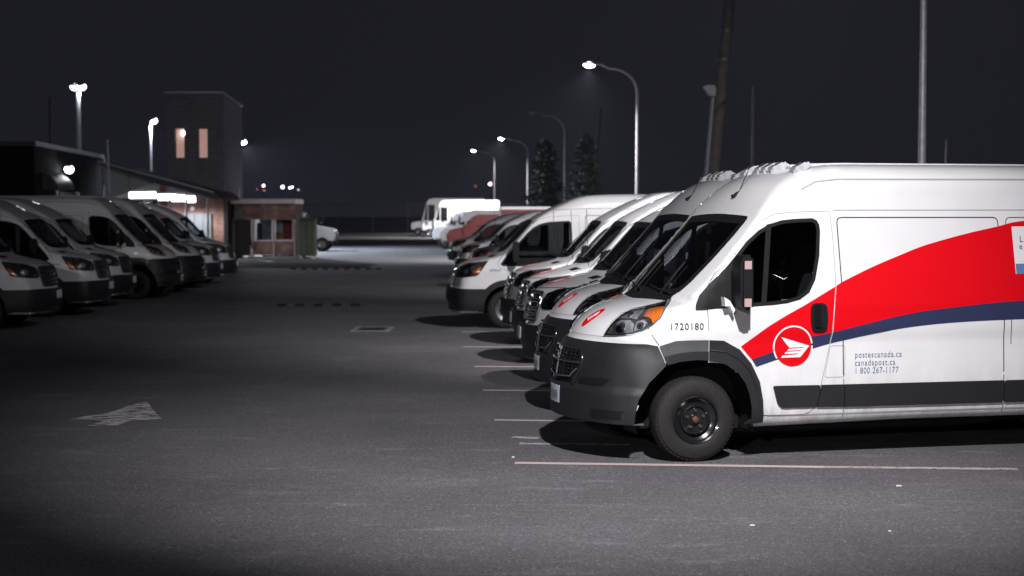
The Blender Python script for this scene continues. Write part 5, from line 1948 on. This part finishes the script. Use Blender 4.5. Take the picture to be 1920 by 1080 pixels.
def speed_bump(label, a, b, py, n, every, glow):
    A, B = on_ground(a, py), on_ground(b, py)
    t = root('speed_bump', label, 'speed bump', ((A.x + B.x) / 2, A.y, 0), group='rubber speed bumps across the aisle')
    L_ = (B.x - A.x) / n
    prof = [(-0.16, 0.0), (-0.10, 0.04), (-0.03, 0.055), (0.03, 0.055), (0.10, 0.04), (0.16, 0.0)]
    for k in range(n):
        pal = k % 2 == 1
        bm = bmesh.new()
        x0 = -(B.x - A.x) / 2 + k * L_
        b_prism(bm, prof, 0, x0 + 0.004, x0 + L_ - 0.004)
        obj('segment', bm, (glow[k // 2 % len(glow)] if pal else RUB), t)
    return t


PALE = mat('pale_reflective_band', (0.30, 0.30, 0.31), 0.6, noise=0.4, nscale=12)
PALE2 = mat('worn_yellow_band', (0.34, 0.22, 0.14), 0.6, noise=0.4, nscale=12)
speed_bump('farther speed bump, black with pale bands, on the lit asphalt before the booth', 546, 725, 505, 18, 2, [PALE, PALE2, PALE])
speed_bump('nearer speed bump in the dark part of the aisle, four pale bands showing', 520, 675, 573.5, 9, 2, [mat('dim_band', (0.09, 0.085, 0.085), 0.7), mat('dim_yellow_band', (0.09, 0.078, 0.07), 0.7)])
# storm drain
p, q = on_ground(657, 621.5), on_ground(740, 613.5)
t = root('storm_drain', 'rectangular storm drain with a worn pale rim in the middle of the aisle', 'drain', ((p.x + q.x) / 2, (p.y + q.y) / 2, 0))
w_, d_ = abs(q.x - p.x) / 2, abs(q.y - p.y) / 2
bm = bmesh.new()
b_box(bm, -w_, w_, -d_, -d_ + 0.08, 0.0, 0.014)
b_box(bm, -w_, w_, d_ - 0.08, d_, 0.0, 0.014)
b_box(bm, -w_, -w_ + 0.1, -d_ + 0.08, d_ - 0.08, 0, 0.014)
b_box(bm, w_ - 0.12, w_, -d_ + 0.08, d_ - 0.08, 0, 0.014)
obj('frame', bm, mat('worn_drain_rim', (0.22, 0.20, 0.20), 0.8, noise=0.5, nscale=20), t)
bm = bmesh.new()
b_box(bm, -w_ + 0.1, w_ - 0.12, -d_ + 0.08, d_ - 0.08, 0.001, 0.004)
obj('pit', bm, BLACK, t)
for k in range(9):
    x = -w_ + 0.13 + k * (2 * w_ - 0.26) / 8.6
    bm = bmesh.new()
    b_box(bm, x, x + 0.025, -d_ + 0.08, d_ - 0.08, 0.004, 0.012)
    obj('grate_bar', bm, DARKM, t)
# scraps
for k, (px, py, s_) in enumerate(((1685, 912, 0.022), (1410, 986, 0.017), (1668, 997, 0.010), (962, 858, 0.012))):
    g = on_ground(px, py)
    bm = bmesh.new()
    b_prism(bm, [(-s_, -s_ * .6), (s_ * 1.1, -s_ * .3), (s_ * .8, s_ * .7), (-s_ * .7, s_ * .5)], 2, 0.002, 0.009)
    o = obj('paper_scrap', bm, VINYL_W)
    o.location = (g.x, g.y, 0)
    tag(o, ['largest white scrap on the asphalt, right of the painted line', 'white scrap on the asphalt below the front wheel', 'tiny white fleck on the asphalt at the lower right', 'white fleck left of the nearest parking line'][k], 'scrap', 'scraps lying on the asphalt')

# ================================================================== poles at the back right
WOOD = mat('weathered_wood', (0.065, 0.055, 0.054), 0.9, noise=0.35, nscale=3)
t = root('utility_pole', 'thick wooden utility pole leaning to the right behind the vans', 'utility pole', (6.6, 57, 0))
bm = bmesh.new()
top = at(1372, -40, 57) - Vector((6.6, 57, 0))
mid = at(1337, 330, 57) - Vector((6.6, 57, 0))
base = mid + (mid - top) * (mid.z / (top.z - mid.z))
b_tube(bm, [base, mid, top], [0.235, 0.225, 0.18], 14)
obj('shaft', bm, WOOD, t, 50)
for py in (58, 112):
    q = at(1363 - (py - 58) * 0.1, py, 57) - Vector((6.6, 57, 0))
    bm = bmesh.new()
    b_tube(bm, [q + Vector((0, 0, -0.05)), q + Vector((0, 0, 0.05))], 0.228, 12)
    obj('steel_band', bm, DARKM, t, 50)
bm = bmesh.new()
q = at(1352, 112, 57) - Vector((6.6, 57, 0))
b_tube(bm, [q, q + Vector((-0.15, 0, -0.02)), q + Vector((-0.25, 0, -0.18))], 0.02, 6)
obj('cable_hook', bm, DARKM, t, 50)
t = root('area_light_pole', 'slim pole with an unlit wedge shaped lamp beside the wooden pole', 'lamp post', (6.7, 55, 0))
O3 = Vector((6.7, 55, 0))
a, b = at(1337, 182, 55) - O3, at(1324, 335, 55) - O3
bm = bmesh.new()
e = b + (b - a) * (b.z / (a.z - b.z))
b_tube(bm, [e, b, a], [0.095, 0.083, 0.07], 10)
obj('pole', bm, GALVD, t, 50)
bm = bmesh.new()
P = [at(1317, 163, 55), at(1324, 160, 55), at(1339, 160, 55), at(1342, 167, 55), at(1341, 181, 55), at(1329, 180, 55)]
b_prism(bm, [((p - O3).x, (p - O3).z) for p in P], 1, -0.16, 0.16, 0.02)
obj('lamp_head', bm, GALVD, t, 40)
bm = bmesh.new()
p, q = at(1337, 203, 55) - O3, at(1362, 187, 56.5) - O3
b_tube(bm, [p, q], 0.02, 6)
obj('bracket', bm, DARKM, t)
for nm, lab, cat, a, b, Y, r, m_ in (('thin_pole', 'faint dark pole right of the wooden utility pole', 'pole', (1413, 160), (1411, 330), 60, 0.075, DARKM),
                                     ('leaning_pole', 'thin pole leaning right between the street lamps, by the dark trees', 'pole', (1126, 203), (1112, 368), 112, 0.12, WOOD),
                                     ('short_post', 'short pole right of the tall lamp pole, above the nearest van roof', 'pole', (1775, 262), (1773, 310), 60, 0.045, GALV)):
    p, q = at(*a, Y), at(*b, Y)
    e = q + (q - p) * (q.z / (p.z - q.z))
    bm = bmesh.new()
    b_tube(bm, [e, q, p], [r * 1.2, r, r * 0.8], 10)
    tag(obj(nm, bm, m_, None, 50), lab, cat)

# ================================================================== fence at the far end
t = root('chain_link_fence', 'long wire fence with steel posts across the far end of the lot', 'fence', (-12, 190, 0))
n = 0
for k in range(-14, 15):
    bm = bmesh.new()
    b_tube(bm, [(k * 4.0, 0, 0), (k * 4.0, 0, 3.4)], 0.05, 6)
    obj('fence_post', bm, DARKM, t)
bm = bmesh.new()
b_tube(bm, [(-56, 0, 3.35), (56, 0, 3.35)], 0.035, 6)
obj('top_rail', bm, DARKM, t)
bm = bmesh.new()
for k in range(-280, 281):
    for s_ in (1, -1):
        x = k * 0.2
        a = [bm.verts.new(p) for p in ((x, 0.01, 0.05), (x + 0.012, 0.01, 0.05), (x + 0.012 + s_ * 2.0, 0.01, 3.3), (x + s_ * 2.0, 0.01, 3.3))]
        bm.faces.new(a)
o = obj('wire_mesh', bm, DARKM, t)
o['kind'] = 'stuff'

# ================================================================== dark conifers
LEAF = mat('conifer_needles', (0.009, 0.017, 0.012), 0.8, noise=0.4, nscale=2)
BARK = mat('bark', (0.06, 0.05, 0.045), 0.9)


def conifer(label, px, ptop, Y, wid, seed):
    r_ = random.Random(seed)
    p = at(px, ptop, Y)
    H = p.z
    t = root('conifer_tree', label, 'tree', (p.x, Y, 0), group='dark trees behind the right row')
    bm = bmesh.new()
    b_tube(bm, [(0, 0, 0), (0.05, 0, H * 0.5), (0, 0, H * 0.97)], [0.22, 0.13, 0.02], 8)
    obj('trunk', bm, BARK, t, 50)
    bm = bmesh.new()
    nb = 190
    for k in range(nb):
        z = H * (0.10 + 0.88 * (k / nb))
        rad = wid * (1 - z / H) ** 0.75 * r_.uniform(0.55, 1.15) + 0.15
        a = r_.uniform(0, 2 * math.pi)
        d = Vector((math.cos(a), math.sin(a), 0))
        for j in range(16):
            f = r_.uniform(0.15, 1)
            c_ = Vector((0, 0, z)) + d * rad * f + Vector((r_.gauss(0, .12), r_.gauss(0, .12), -0.30 * rad * f * f + r_.gauss(0, .09)))
            s_ = r_.uniform(0.10, 0.24)
            u = Vector((r_.gauss(0, 1), r_.gauss(0, 1), r_.gauss(0, .6))).normalized() * s_
            v = (u.cross(Vector((r_.gauss(0, 1), r_.gauss(0, 1), r_.gauss(0, 1))))).normalized() * s_ * 0.45
            bm.faces.new([bm.verts.new(c_ + q) for q in (-u, v, u, -v)])
    obj('crown', bm, LEAF, t)
    return t


conifer('dark conifer behind the second and third lit lamp poles', 1022, 262, 100, 1.9, 1)
conifer('dark conifer just left of the leaning thin pole', 1098, 252, 92, 1.9, 2)

# ================================================================== far lights
def far_light(px, py, r, col, s_, lab, Y=300.0):
    p = at(px, py, Y)
    t = root('distant_lamp', lab, 'distant light', (p.x, Y, 0), group='tiny lights beyond the fence')
    bm = bmesh.new()
    b_tube(bm, [(0, 0, 0), (0, 0, p.z)], 0.06, 6)
    obj('pole', bm, DARKM, t)
    bm = bmesh.new()
    bmesh.ops.create_uvsphere(bm, u_segments=10, v_segments=6, radius=r)
    o = obj('globe', bm, mat('lit_globe_%s' % lab[:12].replace(' ', '_'), col, 0.4, emit=col, estr=s_), t, 60)
    o.location = (0, 0, p.z)


far_light(494, 348, 0.20, (1.0, 0.75, 0.6), 10, 'warm far light above the booth roof, leftmost of the cluster')
far_light(495, 357, 0.12, (0.8, 0.15, 0.08), 3, 'dim red far light under the warm one above the booth')
far_light(482, 355, 0.10, (0.7, 0.1, 0.15), 2, 'tiny red far light at the left over the booth')
far_light(530, 350.5, 0.24, (1, 1, 1), 12, 'brightest white far light above the booth roof')
far_light(543.5, 352, 0.17, (0.95, 0.97, 1), 9, 'white far light right of the brightest one')
far_light(548, 351, 0.15, (0.95, 0.97, 1), 7, 'white far light, second from the right of the cluster')
far_light(559.5, 356, 0.15, (0.8, 0.85, 1), 1.5, 'faint far light at the right end of the cluster')
far_light(919, 345, 0.28, (1.0, 0.72, 0.70), 8, 'pink far light beside the last lamp pole')
far_light(891.5, 349, 0.25, (0.35, 0.1, 0.05), 0.8, 'dim brown far light left of the pink one')


# ================================================================== night air, faintly hazy round the lamps
bm = bmesh.new()
b_box(bm, -80, 60, -12, 330, -1.2, 16)
m = bpy.data.materials.new('haze_air')
m.use_nodes = True
nt = m.node_tree
nt.nodes.remove(nt.nodes['Principled BSDF'])
pv = nt.nodes.new('ShaderNodeVolumePrincipled')
pv.inputs['Color'].default_value = (0.8, 0.85, 1.0, 1)
pv.inputs['Density'].default_value = 0.00009
nt.links.new(pv.outputs[0], nt.nodes['Material Output'].inputs['Volume'])
hz = obj('haze', bm, m)
hz['kind'] = 'stuff'
